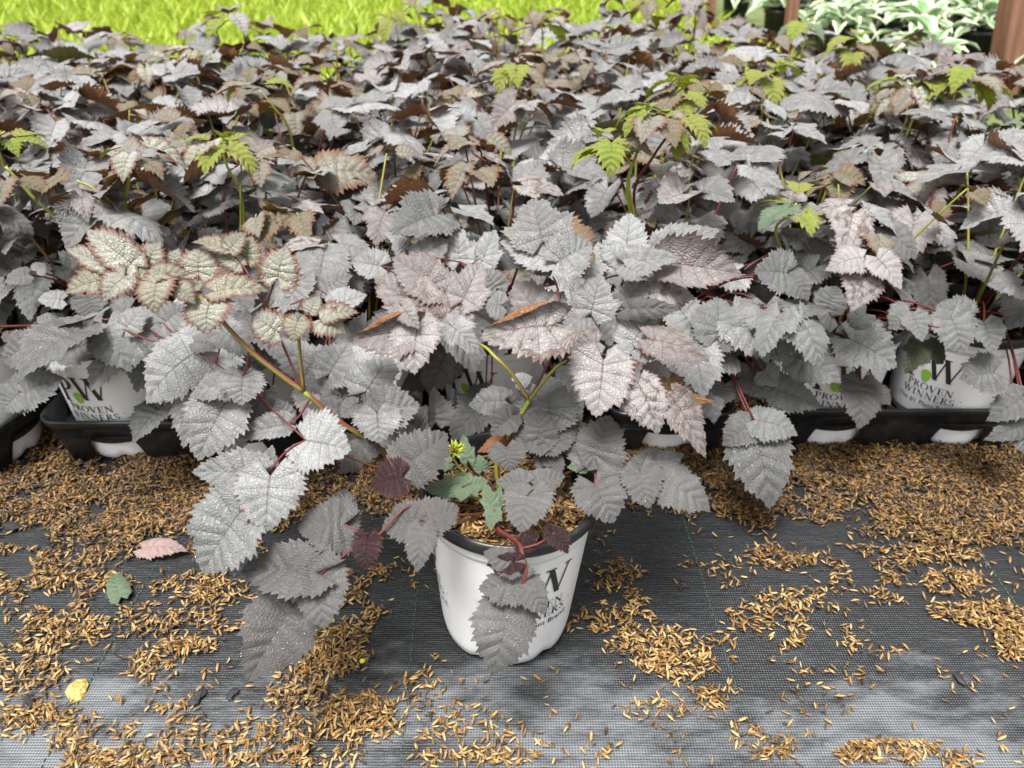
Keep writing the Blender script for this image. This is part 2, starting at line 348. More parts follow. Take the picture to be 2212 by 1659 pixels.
# ------------------------------------------------------------------ rice hulls
def husks(n_pos, rg, z0=.0015, zfun=None, lmin=.008, lmax=.0125, pile=.004):
    """n_pos: (n,2) positions -> numpy verts, faces, shade"""
    n = len(n_pos); L = rg.uniform(lmin, lmax, n); Wd = L * rg.uniform(.17, .27, n); a = rg.uniform(0, 2 * np.pi, n); tl = rg.normal(0, .30, n)
    base = np.array([(-.5, 0, 0), (-.22, -.5, .25), (-.22, .5, .25), (.2, -.5, .25), (.2, .5, .25), (.5, 0, 0), (-.2, 0, .95), (.2, 0, .9), ])
    X = base[:, 0][None] * L[:, None]; Y = base[:, 1][None] * Wd[:, None]; Z = base[:, 2][None] * Wd[:, None] * .8
    sgn = np.where(rg.rand(n) < .3, -1, 1)[:, None]; Z = Z * sgn + np.where(sgn < 0, Wd[:, None] * .75, 0)
    X2 = X * np.cos(tl)[:, None]; Z = Z + X * np.sin(tl)[:, None] + np.abs(np.sin(tl))[:, None] * L[:, None] * .5
    ca, sa = np.cos(a)[:, None], np.sin(a)[:, None]
    x = X2 * ca - Y * sa + n_pos[:, 0][:, None]; y = X2 * sa + Y * ca + n_pos[:, 1][:, None]
    z = Z + z0 + (rg.rand(n) ** 2 * pile)[:, None]
    if zfun is not None: z = z + zfun(n_pos)[:, None]
    V = np.stack([x, y, z], -1).reshape(-1, 3)
    f = np.array([(0, 1, 6), (0, 6, 2), (1, 3, 7), (1, 7, 6), (2, 6, 7), (2, 7, 4), (3, 5, 7), (4, 7, 5)])
    F = (np.arange(n)[:, None, None] * 8 + f[None]).reshape(-1, 3)
    sh = np.repeat(np.clip(rg.normal(.47, .34, n), 0, 1), 8)
    return V, F, sh
def np_mesh(name, V, F, mat, shade=None, smooth=True):
    me = bpy.data.meshes.new(name); me.vertices.add(len(V)); me.vertices.foreach_set('co', V.astype(np.float32).ravel())
    k = F.shape[1]; me.loops.add(F.size); me.loops.foreach_set('vertex_index', F.astype(np.int32).ravel())
    me.polygons.add(len(F)); me.polygons.foreach_set('loop_start', np.arange(0, F.size, k, dtype=np.int32))
    me.update(calc_edges=True); me.validate()
    if smooth: me.polygons.foreach_set('use_smooth', np.ones(len(F), dtype=bool))
    if shade is not None:
        at = me.attributes.new('shade', 'FLOAT', 'POINT'); at.data.foreach_set('value', shade.astype(np.float32))
    me.materials.append(mat); return me
rg = np.random.RandomState(11)
def vnoise(x, y, sc, seed):
    r = np.random.RandomState(seed); T = r.rand(64, 64); x = x * sc; y = y * sc; xi = np.floor(x).astype(int); yi = np.floor(y).astype(int); fx = x - xi; fy = y - yi
    fx = fx * fx * (3 - 2 * fx); fy = fy * fy * (3 - 2 * fy); g = lambda a, b: T[a % 64, b % 64]
    return (g(xi, yi) * (1 - fx) + g(xi + 1, yi) * fx) * (1 - fy) + (g(xi, yi + 1) * (1 - fx) + g(xi + 1, yi + 1) * fx) * fy
NH = 480000
hx = rg.uniform(-1.15, 1.15, NH); hy = rg.uniform(.24, .98, NH)
dep = hy * CP + H * SP; vx = 1106 + hx / dep * FPX; vy = 829.5 - ((hy * SP - H * CP) / dep) * FPX
noi = .6 * vnoise(hx + 5, hy + 5, 18, 1) + .4 * vnoise(hx + 5, hy + 5, 55, 2)
# edge of the thick layer next to the trays (photo y of its lower edge, over photo x)
eb = np.interp(vx, [-200, 120, 480, 560, 700, 900, 1250, 1400, 1700, 1900, 2060, 2300, 2600], [1170, 1200, 1200, 1190, 1160, 1130, 1120, 1110, 1150, 1130, 1175, 1150, 1150])
dens = np.clip((eb + (noi - .5) * 170 - vy) / 50, 0, 1) * np.clip(1.7 * vnoise(hx + 3, hy + 9, 34, 7) + 1.2 * vnoise(hx + 1, hy + 2, 75, 8) - .45, .02, 1.4)
BL = [(740, 1330, 85, 70, .8), (800, 1255, 60, 30, .7), (700, 1425, 90, 40, .8), (770, 1560, 95, 60, .6), (700, 1640, 80, 30, .8), (200, 1280, 110, 45, .45), (50, 1230, 80, 60, .65),
      (440, 1275, 110, 32, .5), (410, 1400, 65, 18, .6), (330, 1440, 60, 40, .3), (130, 1350, 120, 50, .4), (90, 1580, 130, 55, .42), (340, 1510, 90, 36, .5), (200, 1640, 220, 30, .7),
      (640, 1500, 70, 40, .45), (1020, 1640, 140, 22, .45), (950, 1590, 60, 24, .25), (1350, 1310, 60, 50, .4), (1400, 1400, 90, 28, .45), (1480, 1450, 70, 26, .5), (1550, 1510, 50, 30, .5),
      (1590, 1590, 60, 36, .6), (1660, 1620, 60, 25, .6), (1720, 1395, 36, 22, .4), (1880, 1460, 36, 18, .35), (2060, 1265, 70, 28, .8), (2120, 1330, 90, 26, .75), (2040, 1320, 40, 20, .35), (2195, 1380, 50, 50, .75),
      (1920, 1630, 110, 28, .85), (2060, 1650, 60, 22, .6), (1690, 1205, 80, 30, .45), (1870, 1230, 90, 50, .3), (1820, 1300, 120, 30, .22), (2000, 1200, 120, 25, .35), (1780, 1480, 140, 60, .07), (1500, 1250, 120, 40, .12),
      (560, 1590, 70, 40, .2), (260, 1580, 60, 20, .3), (1080, 1600, 70, 40, .14), (1290, 1350, 60, 26, .3), (860, 1350, 40, 60, .25),
      (1420, 1330, 120, 70, .32), (1480, 1420, 110, 50, .42), (1330, 1250, 60, 40, .25), (1650, 1350, 110, 40, .22), (1540, 1330, 70, 30, .3), (1720, 1300, 90, 30, .25), (1620, 1440, 90, 40, .16), (1900, 1390, 110, 40, .14), (1420, 1560, 80, 50, .25), (1380, 1640, 90, 30, .35), (280, 1340, 140, 40, .35), (480, 1340, 70, 30, .3), (330, 1580, 120, 40, .35), (520, 1620, 110, 40, .3), (640, 1600, 100, 50, .4), (900, 1480, 60, 50, .15), (870, 1260, 30, 60, .2), (60, 1450, 90, 60, .28), (1000, 1560, 90, 40, .2)]
for cx, cy, rx, ry, k in BL:
    q = ((vx - cx) / rx) ** 2 + ((vy - cy) / ry) ** 2
    dens = np.maximum(dens, k * np.clip((1.35 - q) * 1.3, 0, 1) * np.clip((noi - .36) * 5.5, 0, 1.15))
dens = np.maximum(dens, .032 * np.clip((noi - .35) * 3, 0, 1.5))
# keep clear of the pot on the ground
dens[((hx + .007) ** 2 + (hy - .54) ** 2) < .064 ** 2] = 0
keep = rg.rand(NH) < dens * .72
pos = np.stack([hx, hy], -1)[keep]
hp = (np.clip(dens[keep], 0, 1) ** 2) * .006
V, F, sh = husks(pos, rg, zfun=lambda p: hp * np.random.RandomState(4).rand(len(p)), lmin=.0064, lmax=.0106)
# the layer by the trays is darker and browner
sh = np.clip(sh - np.repeat(np.clip((hy[keep] - .56) * 2.6, 0, .34), 8) + np.repeat(np.clip((.45 - hy[keep]) * .8, 0, .12), 8), 0, 1)
tag(link('rice_hulls', np_mesh('rice_hulls', V, F, M_HUSK, sh)), 'golden rice hulls scattered over the black woven ground fabric', 'rice hulls', kind='stuff')

# ------------------------------------------------------------------ pots
POT_R = [(.0, .004), (.050, .004), (.0575, .0), (.0615, .003), (.0635, .012), (.0650, .022), (.0758, .146), (.0762, .149), (.0778, .151), (.0785, .154), (.0790, .1635), (.0792, .164)]
def pot_r(z): return np.interp(z, [p[1] for p in POT_R[5:]], [p[0] for p in POT_R[5:]])
def pot_mesh():
    n = 72; V, F = lathe(POT_R, n)
    V2 = []
    for i, v in enumerate(V):                                   # scalloped foot with drain notches
        k = i // n; a = 2 * math.pi * (i % n) / n
        z = v[2]
        if 1 <= k <= 4: z += .006 * max(0, math.sin(a * 6)) ** 3
        r_ = 1 + .004 * math.sin(a * 2 + 1) * (k / 11)
        V2.append((v[0] * r_, v[1] * r_, z))
    return mesh('pot', V2, F, True, None, M_WHITE)
RIM = [(.0786, .1632), (.0822, .1636), (.0834, .1655), (.0837, .1735), (.0828, .1762), (.0805, .1770), (.0788, .1755), (.0772, .172), (.0745, .155), (.0738, .148), (.0690, .120), (.0, .120)]
ME_POT = pot_mesh(); ME_RIM = mesh('rim', *lathe(RIM, 72), True, None, M_BLACK)
def soil_mesh():
    r = np.random.RandomState(3); V, F = lathe([(.0, .152), (.02, .152), (.04, .1505), (.06, .149), (.0742, .148)], 40)
    return mesh('soil', [(x, y, z + .003 * r.rand()) for x, y, z in V], F, True, None, M_SOIL)
ME_SOIL = soil_mesh()
def disc_husks(n, seed):
    r = np.random.RandomState(seed); rr = .0715 * np.sqrt(r.rand(n)); a = r.rand(n) * 6.283
    V, F, sh = husks(np.stack([rr * np.cos(a), rr * np.sin(a)], -1), r, z0=.151, lmin=.008, lmax=.012, pile=.005)
    d = np.hypot(V[:, 0], V[:, 1]); k = np.minimum(1, .0735 / np.maximum(d, 1e-6)); V[:, 0] *= k; V[:, 1] *= k
    return np_mesh('mulch', V, F, M_HUSK, np.clip(sh - .05, 0, 1))
ME_MULCH = disc_husks(1500, 5); ME_MULCH2 = disc_husks(420, 6)

# --- printed lettering, built stroke by stroke and wrapped round the pot
def quad(p, q, w0, w1=None):                                     # stroke with horizontal ends
    w1 = w0 if w1 is None else w1; k = 6; out = []
    for i in range(k + 1):
        t = i / k; x = p[0] + (q[0] - p[0]) * t; y = p[1] + (q[1] - p[1]) * t; ww = w0 + (w1 - w0) * t; out.append(((x - ww / 2, y), (x + ww / 2, y)))
    return out
def bar(x0, x1, y, h): return [((x0 + (x1 - x0) * i / 4, y), (x0 + (x1 - x0) * i / 4, y + h)) for i in range(5)]
def arc(cx, cy, rx, ry, a0, a1, thin, thick, k=20, horiz=True):
    out = []
    for i in range(k + 1):
        a = R(a0 + (a1 - a0) * i / k); t = thin + (thick - thin) * abs(math.cos(a)) ** 1.3
        out.append(((cx + (rx - t / 2) * math.cos(a), cy + (ry - thin / 2 - (t - thin) * .1) * math.sin(a)), (cx + (rx + t / 2) * math.cos(a), cy + (ry + thin / 2) * math.sin(a))))
    return out
TK, TN, SF = .15, .05, .045
def serif(x, y, wd=.30): return bar(x - wd / 2, x + wd / 2, y, SF)
GL = {
 'P': (.68, [quad((.18, 0), (.18, 1), TK), serif(.18, 0), serif(.14, 1 - SF, .24), arc(.30, .74, .26, .235, -95, 95, TN, TK)]),
 'R': (.80, [quad((.18, 0), (.18, 1), TK), serif(.18, 0), serif(.14, 1 - SF, .24), arc(.30, .75, .25, .225, -95, 95, TN, TK), quad((.36, .52), (.72, 0), TK * 1.1), serif(.74, 0, .18)]),
 'O': (.92, [arc(.46, .5, .38, .48, 0, 360, TN, TK, 40)]),
 'V': (.86, [quad((.13, 1), (.45, 0), TK * 1.1), quad((.75, 1), (.45, 0), TN), serif(.14, 1 - SF), serif(.75, 1 - SF, .24)]),
 'E': (.72, [quad((.18, 0), (.18, 1), TK), serif(.14, 0, .24), serif(.14, 1 - SF, .24), bar(.18, .60, 1 - TN, TN), bar(.18, .52, .5, TN), bar(.18, .64, 0, TN), quad((.60, .80), (.60, 1), TN), quad((.52, .40), (.52, .63), TN), quad((.64, 0), (.64, .22), TN)]),
 'N': (.94, [quad((.16, 0), (.16, 1), TN), quad((.16, 1), (.76, 0), TK * 1.1), quad((.76, 0), (.76, 1), TN), serif(.16, 0, .24), serif(.12, 1 - SF, .22), serif(.76, 1 - SF, .24)]),
 'I': (.40, [quad((.2, 0), (.2, 1), TK), serif(.2, 0), serif(.2, 1 - SF)]),
 'S': (.62, [arc(.30, .74, .20, .235, 20, 270, TN, TK * .9), arc(.30, .26, .22, .245, -160, 90, TN, TK * .9)]),
 'W': (1.22, [quad((.12, 1), (.38, 0), TK * 1.05), quad((.60, 1), (.38, 0), TN), quad((.58, 1), (.84, 0), TK * 1.05), quad((1.10, 1), (.84, 0), TN), serif(.12, 1 - SF), serif(.58, 1 - SF), serif(1.10, 1 - SF, .24)]),
}
def logo_meshes():
    VI, FI = [], []; lay = [0]
    def put(strips, ox, oz, h, sx=1.0):
        for st in strips:
            o = len(VI); lay[0] = (lay[0] + 1) % 5
            for a, b in st: VI.append((ox + a[0] * h * sx, oz + a[1] * h, lay[0])); VI.append((ox + b[0] * h * sx, oz + b[1] * h, lay[0]))
            for i in range(len(st) - 1): FI.append((o + 2 * i, o + 2 * i + 1, o + 2 * i + 3, o + 2 * i + 2))
    def word(t, cx, z, h, sx=1.0, gap=.06):
        wd = sum(GL[c][0] + gap for c in t) * h * sx; x = cx - wd / 2
        for c in t: put(GL[c][1], x, z, h, sx); x += (GL[c][0] + gap) * h * sx
    put(GL['P'][1], -.036, .094, .040, .95); put(GL['W'][1], -.011, .101, .034, 1.05)
    word('PROVEN', 0, .0815, .0098, 1.15); word('WINNERS', 0, .0690, .0098, 1.15)
    # registered dot
    put([arc(0.5, .5, .3, .3, 0, 360, .12, .12, 12)], .0385, .076, .003)
    # tag line in the plain built-in lettering
    cu = bpy.data.curves.new('tagline', 'FONT'); cu.body = 'The #1 Plant Brand.'; cu.size = .0098; cu.align_x = 'CENTER'; cu.resolution_u = 2
    to = bpy.data.objects.new('tagline', cu); COL.objects.link(to); dg = bpy.context.evaluated_depsgraph_get(); tm = to.evaluated_get(dg).to_mesh()
    o = len(VI); VI.extend([(v.co.x, v.co.y + .0575, 0) for v in tm.vertices]); FI.extend([tuple(o + i for i in p.vertices) for p in tm.polygons])
    to.evaluated_get(dg).to_mesh_clear(); bpy.data.objects.remove(to); bpy.data.curves.remove(cu)
    def wrap(V, extra=0.0):
        out = []
        for s, z, k in V:
            r = float(pot_r(z)) * 1.004 + .0005 + k * .00006 + extra; a = s / .0715; out.append((r * math.sin(a), -r * math.cos(a), z))
        return out
    me1 = mesh('printed_logo', wrap(VI), FI, False, None, M_INK)
    L = [(math.sin(t) * (.0062 if t < math.pi else .0062) * (1 - .25 * math.cos(t)), -math.cos(t) * .0085) for t in np.linspace(0, 2 * math.pi, 22)[:-1]]
    VL = [(-.0085, .1035, 0)] + [(-.0085 + x, .1035 + y, 0) for x, y in L]; FL = [(0, i + 1, (i + 1) % 21 + 1) for i in range(21)]
    me2 = mesh('printed_leaf', wrap(VL, .0005), FL, False, None, M_INKG)
    return me1, me2
ME_LOGO, ME_LLEAF = logo_meshes()
def add_pot(root, rot, logos=True, mulch=ME_MULCH2):
    p = link('pot', ME_POT, root); p.rotation_euler = (0, 0, rot)
    link('rim', ME_RIM, p)
    if logos:
        for k in range(3):
            a = link('printed_logo', ME_LOGO, p); a.rotation_euler = (0, 0, R((0, 127, 253)[k]))
            b = link('printed_leaf', ME_LLEAF, p); b.rotation_euler = (0, 0, R((0, 127, 253)[k]))
    link('soil', ME_SOIL, root)
    tag(link('mulch', mulch, root), kind='stuff')
    return p

# ------------------------------------------------------------------ carrier trays
PITCHX = .168
def tray_mesh(nx, ny):
    hw, hd, rc = nx * PITCHX / 2 - .005, ny * PITCHX / 2 - .008, .022; top, T = .074, .0016
    # outline sampled with feature marks: (x,y,nx,ny,bottom z)
    pts = []
    def edge(p, q, nrm, cells):
        d = Vector((q[0] - p[0], q[1] - p[1])); Ln = d.length; d /= Ln
        ss = set(np.linspace(0, Ln, cells * 10 + 1).tolist())
        cell = (Ln + 2 * rc) / cells
        for c in range(cells):
            m = (c + .5) * cell - rc
            for e in (-.038, -.031, -.026, .026, .031, .038): ss.add(m + e)
            if c: 
                b = c * cell - rc
                for e in (-.014, -.008, .008, .014): ss.add(b + e)
        for s in sorted(ss):
            if s < 0 or s > Ln: continue
            m = ((s + rc) % cell) - cell / 2; zb = 0.0
            am = abs(m)
            if am <= .0381: zb = .044 if am <= .0265 else .044 * max(0, (.0381 - am) / (.0381 - .0265)) ** .8
            bm = cell / 2 - am
            if bm < .0141 and s > .02 and s < Ln - .02: zb = max(zb, .018 if bm < .0085 else .018 * (.0141 - bm) / .0056)
            pts.append((p[0] + d.x * s, p[1] + d.y * s, nrm[0], nrm[1], zb))
    def corner(cx, cy, a0):
        for i in range(1, 6):
            a = a0 + R(90) * i / 6; pts.append((cx + rc * math.cos(a), cy + rc * math.sin(a), math.cos(a), math.sin(a), 0.0))
    edge((-hw + rc, -hd), (hw - rc, -hd), (0, -1), nx); corner(hw - rc, -hd + rc, R(-90))
    edge((hw, -hd + rc), (hw, hd - rc), (1, 0), ny); corner(hw - rc, hd - rc, 0)
    edge((hw - rc, hd), (-hw + rc, hd), (0, 1), nx); corner(-hw + rc, hd - rc, R(90))
    edge((-hw, hd - rc), (-hw, -hd + rc), (-1, 0), ny); corner(-hw + rc, -hd + rc, R(180))
    V = []; F = []; n = len(pts)
    def ring(off, zf):
        for x, y, a, b, zb in pts:
            z, o = zf(zb); V.append((x + a * (o + off), y + b * (o + off), z))
    taper = lambda z: -.014 * (top - z) / top
    rings = [lambda zb: (zb, taper(zb)), lambda zb: (zb + (top - zb) * .5, taper(zb + (top - zb) * .5)), lambda zb: (top - .012, taper(top - .012)), lambda zb: (top - .010, taper(top - .01) + .0035), lambda zb: (top - .001, .0045),
             lambda zb: (top + .0012, .0035), lambda zb: (top + .0012, .0), lambda zb: (top - .002, -.002)]
    for f in rings: ring(0, f)
    ring(-T, lambda zb: (top - .012, taper(top - .012))); ring(-T, lambda zb: (zb + (top - zb) * .5, taper(zb + (top - zb) * .5))); ring(-T, lambda zb: (zb, taper(zb)))
    nr = len(rings) + 3
    for k in range(nr):
        k2 = (k + 1) % nr
        for i in range(n):
            j = (i + 1) % n; F.append((k * n + i, k * n + j, k2 * n + j, k2 * n + i))
    me = mesh('tray_wall', V, F, True, None, M_BLACK)
    # deck with round pot holes
    V = []; F = []; q = 36; zz = .046
    for a in range(nx):
        for b in range(ny):
            cx = (a + .5 - nx / 2) * PITCHX; cy = (b + .5 - ny / 2) * PITCHX; o = len(V); hh = PITCHX / 2 - .010
            for i in range(q):
                t = 2 * math.pi * i / q; c, s_ = math.cos(t), math.sin(t); k = hh / max(abs(c), abs(s_))
                V += [(cx + c * k, cy + s_ * k, zz), (cx + c * .0705, cy + s_ * .0705, zz), (cx + c * .0690, cy + s_ * .0690, zz - .012)]
            for i in range(q):
                j = (i + 1) % q; F += [(o + 3 * i, o + 3 * i + 1, o + 3 * j + 1, o + 3 * j), (o + 3 * i + 1, o + 3 * i + 2, o + 3 * j + 2, o + 3 * j + 1)]
    me2 = mesh('tray_deck', V, F, False, None, M_BLACK)
    return me, me2
TRM = {(2, 3): tray_mesh(2, 3), (1, 3): tray_mesh(1, 3)}

# ------------------------------------------------------------------ procedural astilbe plants of the bed
def make_plant(seed, front=False):
    """leaf placements and petiole polylines, local to the pot base"""
    r = random.Random(seed); leaves = []; stems = []
    nst = 12
    for i in range(nst):
        inner = i >= 7
        az = (i / 7 if not inner else (i - 7) / 6 + .08) * 2 * math.pi + r.uniform(-.3, .3)
        inc = R(r.uniform(8, 26)) if inner else R(r.uniform(34, 62))
        ln = r.uniform(.15, .235) if inner else r.uniform(.13, .20)
        d = Vector((math.cos(az), math.sin(az), 0)); b = Vector((d.x * .012, d.y * .012, .150))
        pts = []
        for k in range(6):
            t = k / 5; hor = ln * math.sin(inc) * (t ** 1.25); ver = ln * math.cos(inc) * (t ** .85) * (1 - .18 * t * (0 if inner else 1))
            pts.append(b + d * hor + Vector((0, 0, ver)))
        stems.append((pts, 'R' if not inner or r.random() < .5 else 'G'))
        tip = pts[-1]; hd = (d + Vector((r.uniform(-.3, .3), r.uniform(-.3, .3), 0))).normalized()
        young = inner and r.random() < .22
        base_l = r.uniform(.050, .074) * (.82 if inner else 1.0)
        nl = 3 if r.random() < .35 else 5
        for q in range(nl):
            if q == 0: a, off, sc = 0, .012, 1.15
            elif q < 3: a, off, sc = (1 if q == 1 else -1) * r.uniform(60, 95), 0, .95
            else: a, off, sc = (1 if q == 3 else -1) * r.uniform(70, 115), -.045, .85
            a = R(a + r.uniform(-14, 14)); dir_ = Vector((hd.x * math.cos(a) - hd.y * math.sin(a), hd.x * math.sin(a) + hd.y * math.cos(a), 0))
            back = (pts[-2] - tip).normalized()
            bp = tip + back * max(0, -off) + dir_ * .012 + (hd * off if off > 0 else Vector((0, 0, 0)))
            drop = r.uniform(-.25, .9) if inner else r.uniform(.1, 1.15)
            ax = (dir_ + Vector((0, 0, -drop))).normalized()
            nn = (Vector((r.uniform(-.55, .55), r.uniform(-.65, .45), 1)) + dir_ * drop * .6).normalized()
            L_ = base_l * sc * r.uniform(.85, 1.15); x = r.random()
            if young: kd, shp = r.choice('JOOO'), 'yg'; L_ *= .7
            else:
                kd = 'S' if x < (.70 if inner else .5) else 'R' if x < (.86 if inner else .6) else 'M' if x < .97 else 'O'
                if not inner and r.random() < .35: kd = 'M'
                shp = r.choice(['ov', 'ov', 'rd', 'rd', 'lb', 'lb', 'cu'])
            leaves.append((shp, r.randrange(99), kd, leaf_matrix(bp, ax, nn, L_, L_ * r.uniform(.78, .98))))
    for q in range(13):                                       # lower foliage between the stems, darker kinds to paint shade into the gaps
        az = q * 2.4 + r.uniform(-.3, .3); dv = Vector((math.cos(az), math.sin(az), 0)); b = dv * r.uniform(.03, .09) + Vector((0, 0, r.uniform(.185, .27))); dr = r.uniform(.1, .9)
        dd = (dv + Vector((r.uniform(-.7, .7), r.uniform(-.7, .7), 0))).normalized(); L_ = r.uniform(.05, .07)
        leaves.append((r.choice(['ov', 'rd', 'lb']), r.randrange(99), r.choice('MMDD'), leaf_matrix(b, (dd + Vector((0, 0, -dr))).normalized(), (Vector((r.uniform(-.3, .3), -.3, 1)) + dd * dr * .5).normalized(), L_, L_ * r.uniform(.8, 1))))
    return leaves, stems
def stems_to_mesh(stems, kind, r0=.0022, r1=.0011):
    V, F = [], []
    for pts, k in stems:
        if k != kind: continue
        pts = smooth_path(pts, 2); n = len(pts); tube(pts, [r0 + (r1 - r0) * i / (n - 1) for i in range(n)], 6, V, F)
    return V, F
PLANTS = []
for sd_ in range(7):
    lv, st = make_plant(100 + sd_)
    sm = []
    for pts, k in st:
        pp = smooth_path(pts, 2); n = len(pp); V, F = tube(pp, [.0022 - .0011 * i / (n - 1) for i in range(n)], 6)
        sm.append(mesh('stem', V, F, True, None, ST_G if k == 'G' else ST_R))
    PLANTS.append((lv, sm))
def bed_plant(x, y, row, idx, rot, sc, logos, potrot, z=.003, keep=None):
    root = empty('potted_astilbe', (x, y, z), 0)
    add_pot(root, potrot, logos)
    lv, sm = PLANTS[idx]; M = Matrix.Rotation(rot, 4, 'Z') @ Matrix.Scale(sc, 4, Vector((1, 0, 0))) @ Matrix.Scale(sc, 4, Vector((0, 1, 0)))
    for me in sm:
        o = link('stem', me, root); o.matrix_basis = M
    for shp, k, kd, mt in lv:
        m2 = M @ mt
        if keep and not keep(m2): continue
        v = LV[shp]; add_leaf(v[k % (2 if shp == 'cu' else len(v))], kd, m2, root)
    return root

# positions of the pots: columns follow the trays
TRAYS = [  # x centre, columns, y of front edge, rotation, label
 (-.735, 2, .748, -16, 'black carrier tray turned askew at the left end of the front row'),
 (-.430, 2, .776, 0, 'black carrier tray whose left corner and open foot show beside the turned tray'),
 (-.105, 2, .79, 0, 'black carrier tray directly behind the single pot standing out in front'),
 (.205, 1, .795, 0, 'narrow black carrier tray hidden behind the right side of the single plant'),
 (.508, 2, .803, 0, 'black carrier tray with two white windows under the long drooping leaf'),
 (.858, 2, .80, 2, 'black carrier tray at the right end of the front row'),
 (-1.09, 2, .80, 0, 'black carrier tray beyond the turned tray'), (1.21, 2, .80, 0, 'black carrier tray past the right end of the front row')]
rp = random.Random(5); ROW0 = []
ORD = ['front', 'second', 'third', 'fourth', 'fifth', 'sixth', 'seventh', 'eighth', 'ninth', 'tenth']
FRONT_LABEL = {(0, 1): 'silver astilbe in the white lettered pot of the turned tray', (1, 0): 'silver astilbe in the white pot showing a full green leaf logo',
   (0, 0): 'silver astilbe at the outer side of the turned tray', (1, 1): 'silver astilbe between the logo pot and the single plant', (2, 0): 'silver astilbe behind the left stem of the single plant', (3, 0): 'silver astilbe in the narrow tray right of the single plant', (5, 0): 'silver astilbe hanging over the pot next to the letter W pot', (5, 1): 'silver astilbe at the outer right corner of the front row',
   (2, 1): 'silver astilbe in the white pot right behind the single plant', (4, 0): 'silver astilbe in white pot half covered by hanging grey leaves', (4, 1): 'silver astilbe in white pot with a dark letter W under its leaves'}
for ti, (tx, nc, ty, rz, lab) in enumerate(TRAYS):
    for blk in range(3):
        if ti == 0 and blk: rz = 0
        
        hy_ = ty + PITCHX * 1.5 + blk * (3 * PITCHX + .015); xo = tx
        if ti == 0 and blk == 0: hy_ += .015
        if blk == 0 and abs(tx) < .9:
            t = empty('carrier_tray', (xo, hy_, .001), R(rz)); a, b = TRM[(nc, 3)]
            link('tray_wall', a, t); link('tray_deck', b, t); tag(t, lab, 'plant tray', 'carrier trays along the front of the bed')
        for b_ in range(3):
            row = blk * 3 + b_
            for a_ in range(nc):
                lx = (a_ - (nc - 1) / 2) * PITCHX; ly = (b_ - 1) * PITCHX; c, s_ = math.cos(R(rz)), math.sin(R(rz))
                x = xo + lx * c - ly * s_; y = hy_ + lx * s_ + ly * c
                if row == 0 and abs(x) > .95: continue
                if abs(x) > .72 * y + .30: continue
                if row >= 7 and x < -.2: continue
                if y > np.interp(x, [.35, .7, 1.0, 2.0], [2.6, 1.85, 1.42, 1.3]): continue
                front = row == 0
                kp = None
                if front and (ti, a_) in ((0, 1), (1, 0), (4, 0), (4, 1)):
                    def kp(m2, x=x):
                        p = m2.translation; tipz = (m2 @ Vector((0, 1, 0))); return not (min(tipz.y, p.y) < -.06 and min(tipz.z, p.z) < .245)
                root = bed_plant(x, y, row, rp.randrange(7), rp.uniform(0, 6.28), rp.uniform(.92, 1.12), row == 0, {(0, 1): R(-2), (1, 0): R(-9), (4, 0): R(-6), (4, 1): R(-46)}.get((ti, a_), R(rp.uniform(-40, 40))), keep=kp)
                if front: ROW0.append((root, x, y))
                if front and (ti, a_) in ((1, 1), (2, 0), (2, 1), (3, 0), (5, 0), (5, 1), (0, 0)):   # foliage hanging in front of the pot
                    for q in range(11):
                        az = R(rp.uniform(-165, -15)); dv = Vector((math.cos(az), math.sin(az), 0)); rr_ = rp.uniform(.082, .135); zz = rp.uniform(.10, .25)
                        b = dv * rr_ + Vector((0, 0, zz)); dr = rp.uniform(.3, 1.4); dd = (dv + Vector((rp.uniform(-.8, .8), rp.uniform(-.3, .3), 0))).normalized()
                        L_ = rp.uniform(.05, .072); v = LV[rp.choice(['ov', 'rd', 'lb'])]
                        add_leaf(rp.choice(v), rp.choice('SSMMMR'), leaf_matrix(b, (dd + Vector((0, 0, -dr))).normalized(), (Vector((0, -.5, 1)) + dd * dr * .5).normalized(), L_, L_ * rp.uniform(.8, 1)), root)
                        h0 = Vector((dv.x * .02, dv.y * .02, .165)); pp = smooth_path([h0, h0.lerp(b, .5) + Vector((0, 0, .03 + .3 * max(0, .19 - zz))), b], 3); V, F = tube(pp, .001, 5); link('petiole', mesh('petiole', V, F, True, None, ST_R), root)
                lb = FRONT_LABEL.get((ti, a_)) if front else None
                tag(root, lb or f'silver leaved astilbe in the {ORD[row]} row of pots back from the bare fabric', 'potted plant', f'astilbes of the {ORD[row]} row')

# ------------------------------------------------------------------ the single plant in front
PX, PY = -.007, .540
hero = empty('potted_astilbe', (PX, PY, .0015)); tag(hero, 'silver and dark leaved astilbe in a white pot standing alone in front of the bed', 'potted plant')
hp_ = add_pot(hero, R(22), True, ME_MULCH); hp_.rotation_euler = (R(0), R(2.0), R(22)); hp_.location.z = .002
for c_ in hero.children:
    if c_.name.startswith(('soil', 'mulch')): c_.rotation_euler = (0, R(2.0), 0); c_.location.z = .002
HI = Matrix.Translation(-hero.location)
CROWN = Vector((PX, PY, .150))
